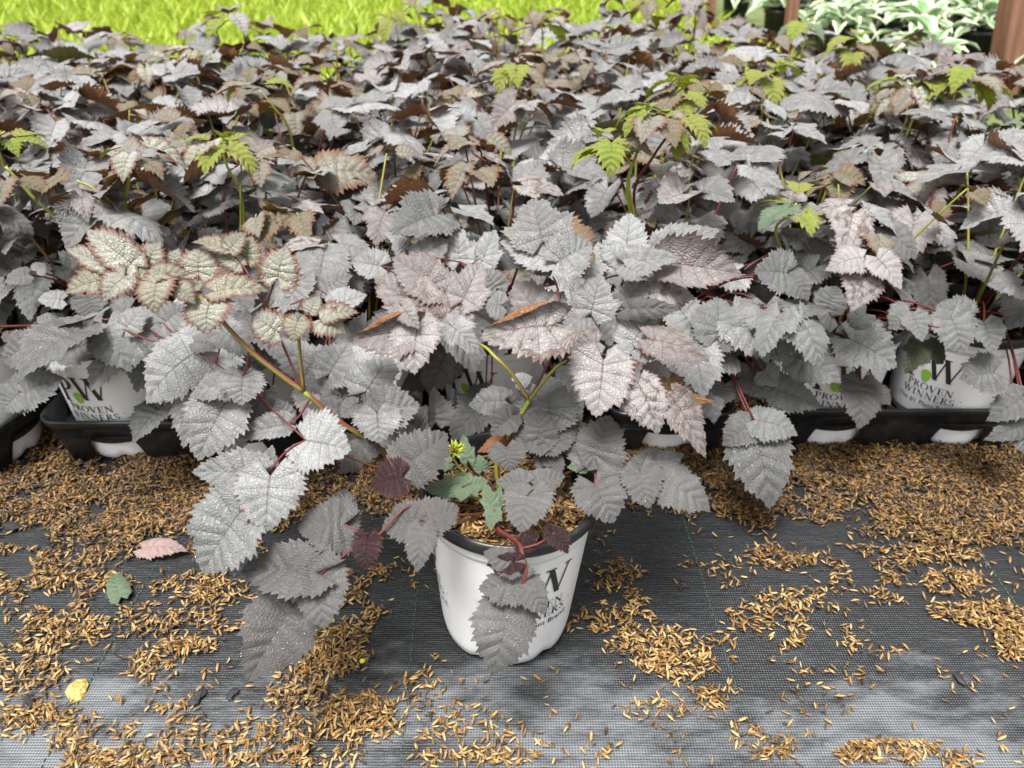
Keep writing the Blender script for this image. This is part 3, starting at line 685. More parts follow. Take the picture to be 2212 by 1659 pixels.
# hubs (photo crop, x, y, distance y in metres)
def pt(c, x, y, yy): a = P(c, x, y); return at_y(a[0], a[1], yy)
STEMS = [  # (material, radii, points)
 ('G', .0027, .0021, [CROWN, pt('6', 630, 930, .545), pt('6', 320, 770, .540), pt('5', 1990, 850, .535), pt('5', 1720, 680, .532), pt('5', 1370, 385, .53)]),
 ('G', .0021, .0016, [pt('5', 1370, 385, .53), pt('1', 2100, 1470, .53), pt('1', 1830, 1250, .53), pt('1', 1570, 975, .53), pt('1', 1450, 800, .532), pt('1', 950, 600, .54), pt('1', 500, 530, .545)]),
 ('R', .0016, .0011, [pt('5', 1370, 385, .53), pt('2', 330, 1350, .531), pt('2', 120, 870, .54), pt('2', 10, 630, .545), pt('2', 70, 380, .55), pt('2', 110, 320, .55)]),
 ('R', .0012, .0009, [pt('2', 10, 630, .545), pt('1', 1850, 570, .55), pt('1', 1770, 430, .555), pt('1', 1650, 300, .56)]),
 ('G', .0015, .0011, [pt('5', 1370, 385, .53), pt('2', 320, 950, .525), pt('2', 345, 850, .525), pt('2', 500, 740, .525)]),
 ('G', .0026, .0021, [CROWN, pt('6', 1250, 800, .55), pt('6', 1340, 560, .555), pt('6', 1570, 150, .56)]),
 ('G', .0017, .0012, [pt('6', 1570, 150, .56), pt('4', 0, 610, .565), pt('3', 230, 1600, .57), pt('8', 1500, 1450, .59), pt('2', 1730, 860, .60)]),
 ('R', .0016, .0010, [pt('6', 1570, 150, .56), pt('4', 400, 390, .565), pt('3', 800, 1260, .58), pt('3', 860, 1010, .60), pt('3', 770, 730, .615), pt('3', 710, 500, .62)]),
 ('G', .0016, .0012, [pt('6', 1570, 150, .56), pt('4', 300, 700, .56), pt('4', 470, 520, .565), pt('4', 700, 440, .575)]),
 ('R', .0012, .0010, [pt('4', 700, 440, .575), pt('4', 1100, 330, .61), pt('3', 1300, 900, .63), pt('3', 1490, 790, .615), pt('3', 1500, 650, .615)]),
 ('R', .0014, .0010, [pt('4', 700, 440, .56), pt('4', 890, 490, .55), pt('4', 1220, 700, .55), pt('4', 1440, 690, .56)]),
 ('R', .0016, .0010, [CROWN, pt('6', 900, 1000, .53), pt('5', 2000, 1100, .51), pt('5', 1390, 860, .49), pt('5', 1000, 1190, .47)]),
 ('R', .0017, .0011, [CROWN, pt('6', 900, 1330, .50), pt('6', 530, 1340, .455)]),
 ('R', .0013, .0010, [CROWN, pt('6', 700, 1150, .50), pt('6', 450, 1140, .478), pt('6', 310, 910, .49), pt('6', 170, 690, .50)]),
 ('R', .0016, .0010, [CROWN, pt('6', 890, 1270, .50), pt('a', 1440, 430, .465), pt('a', 1250, 600, .445), pt('a', 1090, 690, .435), pt('a', 895, 845, .425), pt('a', 745, 1020, .42)]),
 ('R', .0012, .0009, [pt('a', 1250, 600, .445), pt('a', 1150, 595, .45), pt('a', 1045, 545, .455)]),
 ('R', .0022, .0013, [CROWN, pt('6', 1250, 1390, .49), pt('6', 1450, 1530, .456), pt('b', 770, 840, .440), pt('b', 790, 920, .433), pt('b', 775, 1000, .428), pt('b', 700, 1130, .422)]),
 ('R', .0014, .0009, [CROWN, pt('6', 1450, 1200, .50), pt('6', 1590, 1010, .495)]),
 ('R', .0015, .0010, [CROWN, pt('6', 1500, 1000, .54), pt('6', 1690, 750, .54), pt('6', 1710, 550, .54)]),
 ('R', .0015, .0010, [CROWN, pt('6', 1900, 900, .55), pt('4', 820, 1445, .535), pt('4', 1230, 1570, .53), pt('4', 1430, 1620, .525)]),
 ('R', .0015, .0010, [CROWN, pt('6', 700, 500, .57), pt('2', 1080, 1600, .565), pt('2', 970, 1430, .575), pt('2', 790, 1520, .575), pt('2', 600, 1270, .59)]),
 ('R', .0012, .0008, [CROWN, pt('6', 1100, 1220, .53), pt('6', 920, 1010, .515)]),
 ('R', .0012, .0008, [CROWN, pt('6', 1150, 900, .55), pt('6', 980, 770, .56)]),
 ('R', .0012, .0008, [pt('5', 1390, 860, .49), pt('5', 770, 300, .56), pt('1', 1320, 1270, .62)]),
 ('R', .0014, .0009, [pt('2', 1730, 860, .60), pt('8', 900, 640, .70), pt('8', 1300, 640, .73)]),
 ('R', .0012, .0009, [pt('2', 600, 1270, .59), pt('2', 620, 560, .70), pt('2', 500, 420, .72)]),
]
NODES = []
for k, ra, rb, pts in STEMS:
    pp = smooth_path(pts, 4); n = len(pp); V, F = tube([p - hero.location for p in pp], [(ra + (rb - ra) * i / (n - 1)) * (.72 if k == 'R' and rb < .0013 else 1) for i in range(n)], 8)
    if k == 'G':                                              # fine bristles on the green stems
        r_ = random.Random(n)
        for i in range(2, n - 1):
            for q in range(7):
                a = Vector((r_.uniform(-1, 1), r_.uniform(-1, 1), r_.uniform(-1, 1))).normalized(); t = (pp[i] - pp[i - 1]).normalized(); a = (a - t * a.dot(t)).normalized()
                b = pp[i - 1].lerp(pp[i], r_.random()) - hero.location + a * rb * .9; s_ = t * .0002; o = len(V)
                V += [b - s_, b + s_, b + a * .0022 + t * .0004]; F.append((o, o + 1, o + 2))
    link('stem', mesh('stem', V, F, True, None, ST_G if k == 'G' else ST_R), hero)
    NODES += pp[n // 3:]
# leaves: crop, base x,y, tip x,y, width, distance, kind, shape, (normal elevation, azimuth) optional, flip
HL = [
 # young shoot on the left
 ('1', 520, 490, 80, 285, 210, .545, 'J', 'yg2', 62, -10), ('1', 450, 560, 60, 700, 260, .54, 'J', 'yg2', 55, 15), ('1', 740, 450, 285, 110, 340, .55, 'J', 'yg0', 50, -15), ('1', 620, 540, 430, 775, 290, .54, 'J', 'yg1', 45, 10),
 ('1', 940, 590, 930, 880, 350, .535, 'J', 'yg1', 45, 0), ('1', 850, 430, 960, 215, 270, .555, 'J', 'yg1', 50, 5), ('1', 1110, 430, 1140, 280, 170, .56, 'J', 'yg1', 55, 0), ('1', 1340, 530, 1390, 265, 390, .555, 'J', 'yg1', 45, 0),
 ('1', 1450, 800, 1435, 1085, 480, .53, 'J', 'yg1', 42, 0), ('1', 1480, 690, 1995, 690, 250, .54, 'J', 'yg0', 60, 10), ('1', 1660, 300, 1300, 215, 160, .56, 'J', 'yg2', 70, 0), ('1', 1640, 280, 1800, 125, 210, .56, 'J', 'yg0', 50, 0),
 ('1', 1760, 440, 1510, 290, 190, .555, 'J', 'yg0', 50, 0), ('1', 1810, 385, 1850, 165, 260, .56, 'J', 'yg1', 45, 0), ('2', 110, 335, 190, 28, 360, .55, 'J', 'yg1', 45, 0), ('2', 520, 720, 760, 850, 300, .52, 'J', 'yg0', 55, 20),
 ('2', 310, 730, 270, 925, 260, .522, 'J', 'yg1', 45, 0), ('2', 420, 660, 520, 495, 190, .53, 'J', 'yg2', 50, 0), ('1', 2120, 1080, 1890, 910, 300, .53, 'J', 'yg1', 40, 0), ('1', 880, 540, 1240, 520, 190, .545, 'J', 'yg0', 55, 0),
 ('1', 820, 520, 560, 390, 200, .548, 'J', 'yg0', 55, 0), ('1', 1180, 720, 1400, 600, 180, .54, 'J', 'yg0', 60, 0), ('2', 560, 690, 880, 660, 190, .524, 'J', 'yg0', 65, 0), ('1', 1150, 640, 1300, 800, 200, .535, 'J', 'yg1', 50, 0),
 # upper centre
 ('2', 1620, 700, 1060, 310, 600, .605, 'R', 'lb0', 52, -10), ('2', 1660, 420, 1230, 110, 440, .625, 'R', 'rd1', 50, 0), ('8', 1310, 1030, 1500, 640, 430, .61, 'R', 'lb1', 45, 5), ('8', 1170, 1290, 1450, 1060, 330, .595, 'R', 'ov0', 55, 0),
 ('8', 1190, 1250, 1480, 1540, 330, .59, 'S', 'lb2', 45, 20), ('8', 820, 1290, 230, 1420, 520, .575, 'R', 'cu2', 48, 0), ('2', 1480, 780, 1450, 1265, 490, .575, 'R', 'rd0', 40, -5), ('8', 720, 1060, 900, 1300, 240, .58, 'R', 'ov0', 50, 0),
 ('3', 800, 1300, 80, 1420, 640, .545, 'R', 'cu3', 50, 0), ('3', 700, 480, 590, 60, 680, .62, 'S', 'lb0', 45, 0), ('3', 810, 680, 270, 480, 310, .61, 'S', 'ov0', 60, -10), ('3', 840, 680, 1180, 500, 450, .605, 'S', 'rd1', 45, 20),
 ('3', 720, 1240, 420, 880, 500, .60, 'R', 'rd0', 45, -10), ('3', 780, 1230, 910, 960, 240, .59, 'R', 'ov1', 50, 0), ('3', 300, 1100, 120, 1090, 300, .61, 'S', 'rd2', 45, 0), ('3', 1170, 1180, 1270, 800, 500, .59, 'S', 'lb1', 42, -10),
 ('3', 1500, 1120, 1725, 840, 330, .595, 'S', 'ov1', 50, -20), ('3', 1500, 1140, 2060, 1140, 240, .59, 'D', 'ov0', 30, 0), ('3', 1650, 1000, 2200, 1040, 400, .60, 'R', 'ov2', 55, 15), ('3', 1500, 660, 1560, 195, 480, .615, 'S', 'rd0', 45, 0),  # D leaf: its downward-facing shade is put into the dark kind
 ('3', 1500, 670, 1245, 520, 260, .61, 'S', 'ov0', 50, -20), ('3', 1500, 690, 2060, 640, 340, .605, 'S', 'ov0', 55, 0), ('3', 1500, 720, 1730, 860, 240, .60, 'S', 'ov2', 50, 0), ('p', 1620, 640, 1818, 672, 135, .62, 'R', 'cu1', 40, -10),
 ('p', 1610, 610, 1760, 560, 100, .64, 'S', 'ov0', 55, 0), ('4', 1330, 270, 1945, 500, 350, .57, 'R', 'ov0', 55, 20), ('4', 1170, 320, 1390, 10, 460, .58, 'S', 'rd1', 50, 0), ('4', 560, 280, 880, 90, 300, .575, 'S', 'ov0', 50, 0),
 ('4', 850, 300, 560, 340, 280, .565, 'R', 'ov1', 55, 0), ('4', 890, 480, 820, 1040, 640, .55, 'R', 'rd0', 38, 0), ('4', 1230, 700, 1430, 1215, 480, .545, 'R', 'ov0', 38, 10), ('4', 1570, 850, 1895, 1440, 390, .54, 'R', 'ov3', 40, 25),
 ('4', 1430, 690, 2010, 885, 170, .56, 'O', 'nr1', 60, 0, 1), ('4', 1470, 720, 1700, 640, 170, .56, 'O', 'ov1', 50, 0, 1), ('4', 1400, 650, 1420, 470, 340, .57, 'R', 'rd0', 45, 0), ('4', 1210, 370, 1460, 450, 220, .57, 'S', 'ov0', 55, 0),
 ('4', 440, 190, 470, 510, 190, .56, 'R', 'ov0', 40, 30), ('4', 1000, 440, 1200, 330, 180, .57, 'S', 'rd0', 55, 0), ('4', 1560, 780, 1740, 950, 220, .55, 'R', 'ov0', 40, 30), ('4', 560, 420, 880, 450, 110, .56, 'O', 'nr0', 70, 0, 1),
 # left of centre
 ('2', 590, 1260, 50, 930, 440, .585, 'S', 'rd2', 48, -10), ('2', 610, 1260, 820, 950, 420, .58, 'S', 'rd1', 45, 10), ('2', 970, 1430, 1230, 1090, 560, .565, 'S', 'lb2', 48, 10), ('6', 80, 270, 505, 190, 470, .54, 'S', 'rd1', 50, 10), ('6', 80, 270, 110, 575, 480, .535, 'S', 'rd2', 48, 0),
 ('2', 790, 1530, 540, 1300, 350, .57, 'S', 'rd1', 48, 0), ('5', 1740, 550, 1380, 530, 190, .55, 'S', 'ov0', 60, 0), ('5', 1900, 500, 1720, 640, 220, .55, 'S', 'ov2', 50, 0), ('2', 560, 430, 850, 290, 280, .72, 'S', 'ov0', 48, 0), ('2', 650, 590, 990, 480, 320, .70, 'S', 'ov0', 48, 0),
 ('2', 230, 500, 480, 240, 330, .71, 'S', 'rd0', 48, 0), ('2', 480, 230, 830, 150, 180, .76, 'S', 'ov2', 60, 0), ('8', 520, 680, 230, 640, 300, .72, 'S', 'rd1', 48, -15), ('8', 890, 610, 1190, 420, 310, .73, 'S', 'ov0', 48, 0), ('8', 1290, 640, 1270, 295, 350, .74, 'S', 'lb0', 45, 0),
 ('8', 1500, 660, 1640, 320, 320, .74, 'S', 'lb1', 45, 0), ('8', 790, 500, 540, 340, 130, .75, 'S', 'nr0', 50, 0), ('8', 760, 520, 640, 420, 200, .74, 'S', 'rd0', 50, 0), ('8', 1650, 900, 1500, 700, 300, .70, 'S', 'rd0', 45, 0), ('2', 120, 600, 240, 560, 230, .68, 'S', 'rd0', 50, 0),
 ('5', 740, 290, 245, 440, 320, .53, 'S', 'ov2', 60, 0), ('5', 770, 230, 760, 525, 460, .53, 'S', 'rd0', 48, 5), ('5', 600, 500, 330, 1065, 620, .525, 'S', 'rd0', 42, -8), ('1', 1320, 1270, 830, 1790, 640, .62, 'S', 'ov2', 42, -10), ('1', 1300, 1180, 1560, 1240, 220, .62, 'S', 'ov0', 50, 0),
 ('5', 1220, 700, 735, 840, 270, .52, 'S', 'ov1', 55, -15), ('5', 1200, 690, 1100, 440, 240, .53, 'M', 'ov1', 40, 30), ('5', 1390, 860, 1835, 960, 640, .49, 'S', 'rd1', 50, -12), ('5', 950, 1180, 265, 1170, 440, .47, 'S', 'ov3', 52, 0), ('5', 1040, 1210, 1010, 1760, 700, .465, 'S', 'rd0', 45, 0),
 ('a', 440, 480, 230, 835, 420, .45, 'M', 'rd1', 42, -8), ('a', 480, 560, 540, 640, 120, .445, 'M', 'rd0', 50, 0), ('5', 1010, 1150, 1060, 900, 200, .48, 'S', 'ov0', 45, 0), ('1', 1150, 1150, 1450, 1060, 200, .66, 'S', 'ov2', 65, 0), ('1', 620, 1060, 850, 830, 270, .68, 'S', 'ov0', 50, 0), ('1', 1000, 1000, 1250, 830, 300, .68, 'S', 'rd0', 45, 0),
 ('1', 860, 1060, 500, 1260, 260, .69, 'M', 'rd2', 45, 0), ('5', 1000, 380, 850, 700, 300, .56, 'M', 'rd0', 40, 0), ('1', 1560, 1060, 1900, 1320, 330, .61, 'S', 'rd0', 45, 0),
 # lower left, dark
 ('a', 885, 825, 442, 815, 330, .425, 'D', 'rd0', 55, -10), ('a', 900, 850, 930, 1155, 330, .425, 'D', 'rd0', 52, 5), ('a', 745, 1020, 480, 1465, 440, .42, 'D', 'ov0', 48, -5), ('a', 1045, 545, 770, 570, 340, .455, 'D', 'rd2', 55, -10), ('a', 1045, 545, 1040, 335, 190, .46, 'D', 'rd0', 50, 10),
 ('a', 1180, 625, 1165, 815, 175, .44, 'B', 'yg1', 50, 0), ('a', 1190, 640, 1255, 600, 90, .443, 'B', 'yg0', 55, 0), ('6', 500, 1330, 125, 1400, 420, .455, 'D', 'rd0', 58, -10), ('6', 550, 1330, 890, 1200, 420, .455, 'D', 'rd0', 55, 8), ('6', 525, 1380, 470, 1840, 340, .448, 'D', 'ov0', 50, 0),
 ('6', 390, 780, 775, 470, 540, .50, 'D', 'rd0', 48, 5), ('6', 320, 900, 10, 990, 400, .49, 'B', 'rd1', 55, -5), ('a', 1190, 80, 1010, 260, 170, .53, 'D', 'ov2', 45, 0), ('6', 650, 370, 630, 10, 260, .56, 'D', 'cu1', 35, 40), ('6', 600, 350, 420, 250, 260, .56, 'D', 'ov0', 50, 0), ('5', 1850, 800, 2000, 1000, 300, .55, 'D', 'rd0', 50, 0),
 # middle right
 ('6', 1330, 150, 970, 200, 310, .575, 'M', 'ov0', 50, -15), ('6', 1370, 220, 1250, 20, 260, .58, 'M', 'ov0', 50, 0), ('6', 1400, 300, 1190, 490, 270, .555, 'D', 'rd0', 45, 0), ('4', 360, 1040, 380, 630, 580, .555, 'M', 'rd1', 45, 0), ('6', 1690, 540, 1640, 220, 360, .54, 'D', 'rd0', 48, 0),
 ('6', 1760, 560, 2055, 340, 310, .54, 'D', 'rd0', 48, 10), ('6', 1700, 550, 1400, 480, 280, .54, 'D', 'rd0', 55, -10), ('6', 1760, 560, 1860, 680, 190, .54, 'D', 'rd0', 55, 0), ('6', 1350, 610, 1390, 840, 400, .535, 'D', 'rd0', 50, 0), ('6', 1335, 505, 1055, 660, 150, .555, 'R', 'nr0', 55, 0, 1),
 ('6', 1560, 960, 1235, 950, 270, .495, 'D', 'ov0', 58, -8), ('6', 1610, 970, 1925, 890, 290, .495, 'D', 'ov0', 58, 8), ('6', 1570, 1040, 1480, 1450, 490, .49, 'D', 'rd0', 50, 0), ('4', 815, 1450, 960, 1010, 570, .53, 'D', 'rd0', 48, 0), ('4', 815, 1450, 640, 1290, 240, .53, 'D', 'rd0', 50, 0), ('b', 1190, 430, 1300, 660, 310, .515, 'D', 'rd0', 52, 5),
 ('4', 1230, 1570, 1685, 1390, 360, .53, 'M', 'ov0', 52, 10), ('4', 1250, 1560, 1330, 1930, 430, .52, 'D', 'rd0', 50, 0), ('4', 1430, 1610, 1945, 1965, 460, .52, 'D', 'ov0', 52, 10), ('6', 1780, 800, 1900, 700, 280, .53, 'D', 'rd0', 55, 0), ('6', 1700, 760, 1640, 690, 180, .535, 'D', 'rd0', 55, 0), ('4', 700, 1200, 620, 1060, 160, .55, 'G', 'rd0', 50, 0), ('6', 2120, 800, 1930, 800, 140, .53, 'G', 'ov0', 50, 0),
 ('4', 620, 980, 480, 990, 170, .555, 'R', 'ov0', 50, 0), ('4', 40, 700, 200, 640, 180, .575, 'S', 'ov0', 50, 0),
 # fresh green basal leaves
 ('6', 970, 740, 920, 480, 170, .555, 'G', 'lb0', 40, 0), ('6', 1110, 840, 1070, 675, 160, .55, 'G', 'ov0', 45, 0), ('6', 910, 1005, 545, 1020, 250, .52, 'G', 'lb0', 58, 0), ('6', 910, 1005, 900, 805, 190, .525, 'G', 'lb1', 48, 0), ('6', 910, 1010, 780, 1095, 140, .515, 'G', 'ov0', 58, 0),
 ('6', 920, 1010, 1170, 930, 230, .52, 'G', 'lb0', 58, 0), ('6', 920, 1010, 900, 1140, 190, .512, 'G', 'ov0', 58, 0), ('6', 1220, 1215, 1130, 960, 190, .505, 'G', 'lb0', 48, 0), ('6', 1225, 1215, 1290, 980, 130, .508, 'G', 'ov0', 48, 0), ('6', 1230, 1220, 1175, 1405, 190, .495, 'G', 'lb0', 50, 0), ('6', 800, 760, 640, 790, 150, .55, 'G', 'lb0', 55, 0),
 # small burgundy ones on the rim
 ('6', 1480, 1540, 1650, 1600, 190, .452, 'B', 'yg1', 55, 0), ('6', 1640, 1510, 1480, 1440, 120, .456, 'B', 'yg0', 55, 0), ('6', 1800, 1500, 1740, 1340, 180, .455, 'B', 'yg1', 50, 0), ('6', 1800, 1450, 1950, 1650, 200, .452, 'B', 'yg1', 50, 10), ('6', 1830, 1460, 1930, 1390, 110, .455, 'B', 'yg0', 50, 0),
 # over the front of the pot
 ('b', 775, 1000, 515, 1040, 260, .428, 'D', 'rd0', 48, -10), ('b', 785, 1005, 905, 1190, 200, .428, 'D', 'ov0', 48, 15), ('b', 700, 1130, 590, 1545, 390, .422, 'D', 'ov0', 42, 0), ('b', 720, 900, 545, 820, 170, .432, 'D', 'rd0', 48, 0), ('b', 740, 880, 560, 900, 120, .434, 'B', 'rd0', 45, 0),
]
def place(parent, row, rnd, nodes=None, pet=True):
    c, bx, by, tx, ty, wd, yy, kd, shp = row[:9]; nel, naz = (row[9], row[10]) if len(row) > 10 else (50, 0); flip = len(row) > 11
    nel += rnd.uniform(-6, 6); naz += rnd.uniform(-16, 16)
    k = CROPS[c][2]; a = P(c, bx, by); b = P(c, tx, ty); base = at_y(a[0], a[1], yy)
    n = Vector((math.sin(R(naz)) * math.cos(R(nel)), -math.cos(R(naz)) * math.cos(R(nel)), math.sin(R(nel))))
    tip = on_plane(b[0], b[1], base, n)
    if tip.z < .012:                                          # keep off the ground
        tip = at_y(b[0], b[1], tip.y); q = at_z(b[0], b[1], .012); tip = q if q.y < tip.y else tip
    ax = tip - base; L_ = ax.length; y = ax.normalized(); x = y.cross(n).normalized()
    # apparent width of one metre across the leaf
    mid = base + ax * .4
    def proj(p):
        d = p - CAMP; z = d.dot(FWD); return Vector((d.x / z, d.dot(UPV) / z)) * FPX / S
    s = (proj(mid + x * .005) - proj(mid - x * .005)).length / .01
    W_ = min(wd / k / max(s, 1), L_ * 1.6)
    if kd == 'J': L_ *= 1.1; W_ *= 1.16
    if flip: n = -n
    v = LV[shp[:2]]; i = int(shp[2]) if len(shp) > 2 else 0
    if i == 0 and len(v) > 1 and shp[:2] in ('ov', 'rd'): i = rnd.choice((0, 0, 3, 2 if shp[:2] == 'ov' else 1))
    o = add_leaf(v[i], kd, Matrix.Translation(-parent.location) @ leaf_matrix(base, y, n, L_, W_), parent)
    if nodes and pet:
        nd = min(nodes, key=lambda q: (q - base).length)
        if .004 < (nd - base).length < .16:
            m_ = nd.lerp(base, .55) + Vector((0, 0, -.004)); pp = smooth_path([nd, m_, base, base + y * L_ * .05], 3)
            V, F = tube([p - parent.location for p in pp], [.0010 - .0003 * j / len(pp) for j in range(len(pp))], 6)
            link('petiole', mesh('petiole', V, F, True, None, ST_R), parent)
    return o
rl = random.Random(21)
for row in HL: place(hero, row, rl, NODES)
# rain drops on the upper faces
M_DROP = N('water_drop'); _tr = M_DROP.n('ShaderNodeBsdfTransparent'); _gl = M_DROP.n('ShaderNodeBsdfGlossy'); _gl.inputs['Roughness'].default_value = .16; _mx = M_DROP.n('ShaderNodeMixShader'); _mx.inputs[0].default_value = .15
_tr.inputs['Color'].default_value = (.93, .94, .95, 1); M_DROP.l(_tr.outputs[0], _mx.inputs[1]); M_DROP.l(_gl.outputs[0], _mx.inputs[2]); M_DROP.l(_mx.outputs[0], M_DROP.out.inputs['Surface']); M_DROP = M_DROP.m
DROPS = {}
def drops_for(me):
    if me.name in DROPS: return DROPS[me.name]
    r_ = random.Random(len(DROPS) + 3); vs_ = [v for v in me.vertices if .08 < v.co.y < .85 and abs(v.co.x) < .36]; V, F = [], []
    for v in r_.sample(vs_, min(26, len(vs_))):
        c = v.co + Vector((r_.uniform(-.01, .01), r_.uniform(-.01, .01), .002)); q = r_.uniform(.008, .019); o = len(V); m_ = 7
        for k, (rr_, zz) in enumerate(((1.0, 0), (.85, .45), (.45, .75))):
            for i in range(m_): a = 6.283 * i / m_; V.append((c.x + q * rr_ * math.cos(a), c.y + q * rr_ * math.sin(a), c.z + q * zz))
        V.append((c.x, c.y, c.z + q * .85))
        for k in range(2):
            for i in range(m_): j = (i + 1) % m_; F.append((o + k * m_ + i, o + k * m_ + j, o + (k + 1) * m_ + j, o + (k + 1) * m_ + i))
        for i in range(m_): F.append((o + 2 * m_ + i, o + 2 * m_ + (i + 1) % m_, o + 3 * m_))
    DROPS[me.name] = mesh('water_drops', V, F, True, None, M_DROP); return DROPS[me.name]
for c_ in list(hero.children):
    if c_.name.startswith('leaf') and c_.scale.y > .03: tag(link('water_drops', drops_for(c_.data), c_), kind='stuff')
# flower bud
def bud_mesh(seed=1, r=.009):
    rr = random.Random(seed); V, F = [], []
    for i in range(70):
        d = Vector((rr.gauss(0, 1), rr.gauss(0, 1), abs(rr.gauss(0, 1)) + .1)).normalized() * r * rr.uniform(.5, 1); s = rr.uniform(.0009, .0018); o = len(V)
        V += [d + Vector(q) * s for q in ((1, 0, 0), (-1, 0, 0), (0, 1, 0), (0, -1, 0))] + [d + d.normalized() * s * 2.4, d - d.normalized() * s * 2.0]
        F += [(o, o + 2, o + 4), (o + 2, o + 1, o + 4), (o + 1, o + 3, o + 4), (o + 3, o, o + 4), (o + 2, o, o + 5), (o + 1, o + 2, o + 5), (o + 3, o + 1, o + 5), (o, o + 3, o + 5)]
    return mesh('flower_bud', V, F, False, None, plain('bud_green', (.30, .34, .03), .5, .4, .4, 300))
bb = pt('6', 840, 660, .535); fb = link('flower_bud', bud_mesh(), hero); fb.location = bb - hero.location
V, F = tube([p - hero.location for p in smooth_path([CROWN, pt('6', 870, 790, .535), bb], 3)], .0012, 6); link('stem', mesh('stem', V, F, True, None, ST_L), hero)

# ------------------------------------------------------------------ leaves of the front row that hang over pots and trays
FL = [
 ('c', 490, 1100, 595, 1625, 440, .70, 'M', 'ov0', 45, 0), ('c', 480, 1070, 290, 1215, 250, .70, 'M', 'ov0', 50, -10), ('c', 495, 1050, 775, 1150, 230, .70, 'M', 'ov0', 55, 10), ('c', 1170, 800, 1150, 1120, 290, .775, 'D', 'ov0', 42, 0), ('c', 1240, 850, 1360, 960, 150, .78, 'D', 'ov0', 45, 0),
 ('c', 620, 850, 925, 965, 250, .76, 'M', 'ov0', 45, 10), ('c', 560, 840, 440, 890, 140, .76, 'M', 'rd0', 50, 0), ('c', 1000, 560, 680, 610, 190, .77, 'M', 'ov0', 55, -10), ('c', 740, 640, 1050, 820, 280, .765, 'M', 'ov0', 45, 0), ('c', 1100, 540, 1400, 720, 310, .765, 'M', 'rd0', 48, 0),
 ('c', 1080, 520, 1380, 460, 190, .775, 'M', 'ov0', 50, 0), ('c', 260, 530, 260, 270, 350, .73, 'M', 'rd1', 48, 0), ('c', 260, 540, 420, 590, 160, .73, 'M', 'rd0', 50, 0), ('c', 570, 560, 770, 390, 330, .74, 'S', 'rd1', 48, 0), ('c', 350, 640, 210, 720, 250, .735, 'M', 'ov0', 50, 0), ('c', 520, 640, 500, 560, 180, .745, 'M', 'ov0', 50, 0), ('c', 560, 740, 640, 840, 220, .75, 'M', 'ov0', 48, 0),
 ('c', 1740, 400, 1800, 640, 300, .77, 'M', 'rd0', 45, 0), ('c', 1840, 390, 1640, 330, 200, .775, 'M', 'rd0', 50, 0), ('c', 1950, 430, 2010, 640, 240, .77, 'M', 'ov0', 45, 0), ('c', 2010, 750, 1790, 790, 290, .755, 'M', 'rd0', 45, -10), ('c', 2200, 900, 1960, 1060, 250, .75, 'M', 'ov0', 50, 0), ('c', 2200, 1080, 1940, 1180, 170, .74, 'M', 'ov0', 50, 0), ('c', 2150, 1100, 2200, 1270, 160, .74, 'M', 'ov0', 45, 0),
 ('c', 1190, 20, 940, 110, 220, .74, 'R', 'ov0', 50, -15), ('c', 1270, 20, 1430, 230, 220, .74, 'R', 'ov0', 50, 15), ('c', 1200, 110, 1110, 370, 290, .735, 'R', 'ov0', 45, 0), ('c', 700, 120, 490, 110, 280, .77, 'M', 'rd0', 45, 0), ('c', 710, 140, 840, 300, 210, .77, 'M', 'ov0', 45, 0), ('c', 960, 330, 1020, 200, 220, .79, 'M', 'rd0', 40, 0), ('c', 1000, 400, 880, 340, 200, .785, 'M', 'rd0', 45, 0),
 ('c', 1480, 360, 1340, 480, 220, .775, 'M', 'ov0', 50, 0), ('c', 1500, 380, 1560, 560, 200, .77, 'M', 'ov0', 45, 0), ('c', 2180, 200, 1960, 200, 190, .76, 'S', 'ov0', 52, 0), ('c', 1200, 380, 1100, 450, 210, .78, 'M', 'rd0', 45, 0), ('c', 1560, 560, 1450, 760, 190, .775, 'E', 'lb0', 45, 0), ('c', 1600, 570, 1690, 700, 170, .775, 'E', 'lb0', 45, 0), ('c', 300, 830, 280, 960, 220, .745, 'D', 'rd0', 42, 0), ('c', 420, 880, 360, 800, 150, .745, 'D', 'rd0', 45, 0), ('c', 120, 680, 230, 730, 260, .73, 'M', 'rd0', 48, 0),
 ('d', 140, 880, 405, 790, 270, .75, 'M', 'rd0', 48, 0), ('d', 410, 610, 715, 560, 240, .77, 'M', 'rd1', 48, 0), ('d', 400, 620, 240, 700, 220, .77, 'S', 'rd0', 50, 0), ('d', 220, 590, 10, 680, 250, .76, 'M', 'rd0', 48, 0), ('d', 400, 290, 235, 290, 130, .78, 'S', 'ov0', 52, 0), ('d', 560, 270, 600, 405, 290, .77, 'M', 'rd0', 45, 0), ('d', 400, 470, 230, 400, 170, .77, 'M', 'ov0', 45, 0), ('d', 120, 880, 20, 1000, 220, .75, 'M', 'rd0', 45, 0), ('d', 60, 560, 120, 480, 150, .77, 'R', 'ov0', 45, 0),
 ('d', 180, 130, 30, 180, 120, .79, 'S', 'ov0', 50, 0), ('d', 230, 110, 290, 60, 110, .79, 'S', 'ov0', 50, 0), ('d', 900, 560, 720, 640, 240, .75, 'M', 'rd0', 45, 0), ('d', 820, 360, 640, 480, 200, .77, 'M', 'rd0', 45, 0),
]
roots = {r_.name: r_ for r_, x, y in ROW0}
for row in FL:
    a = P(row[0], row[1], row[2]); b = at_y(a[0], a[1], row[6]); root, x, y = min(ROW0, key=lambda q: abs(q[1] - b.x))
    hub = Vector((x, y, .175)); o = place(root, row, rl, None)
    pp = smooth_path([hub, hub.lerp(b, .5) + Vector((0, 0, .02 + .25 * max(0, .18 - b.z))), b], 4); V, F = tube([p - root.location for p in pp], .0011, 6); link('petiole', mesh('petiole', V, F, True, None, ST_R), root)

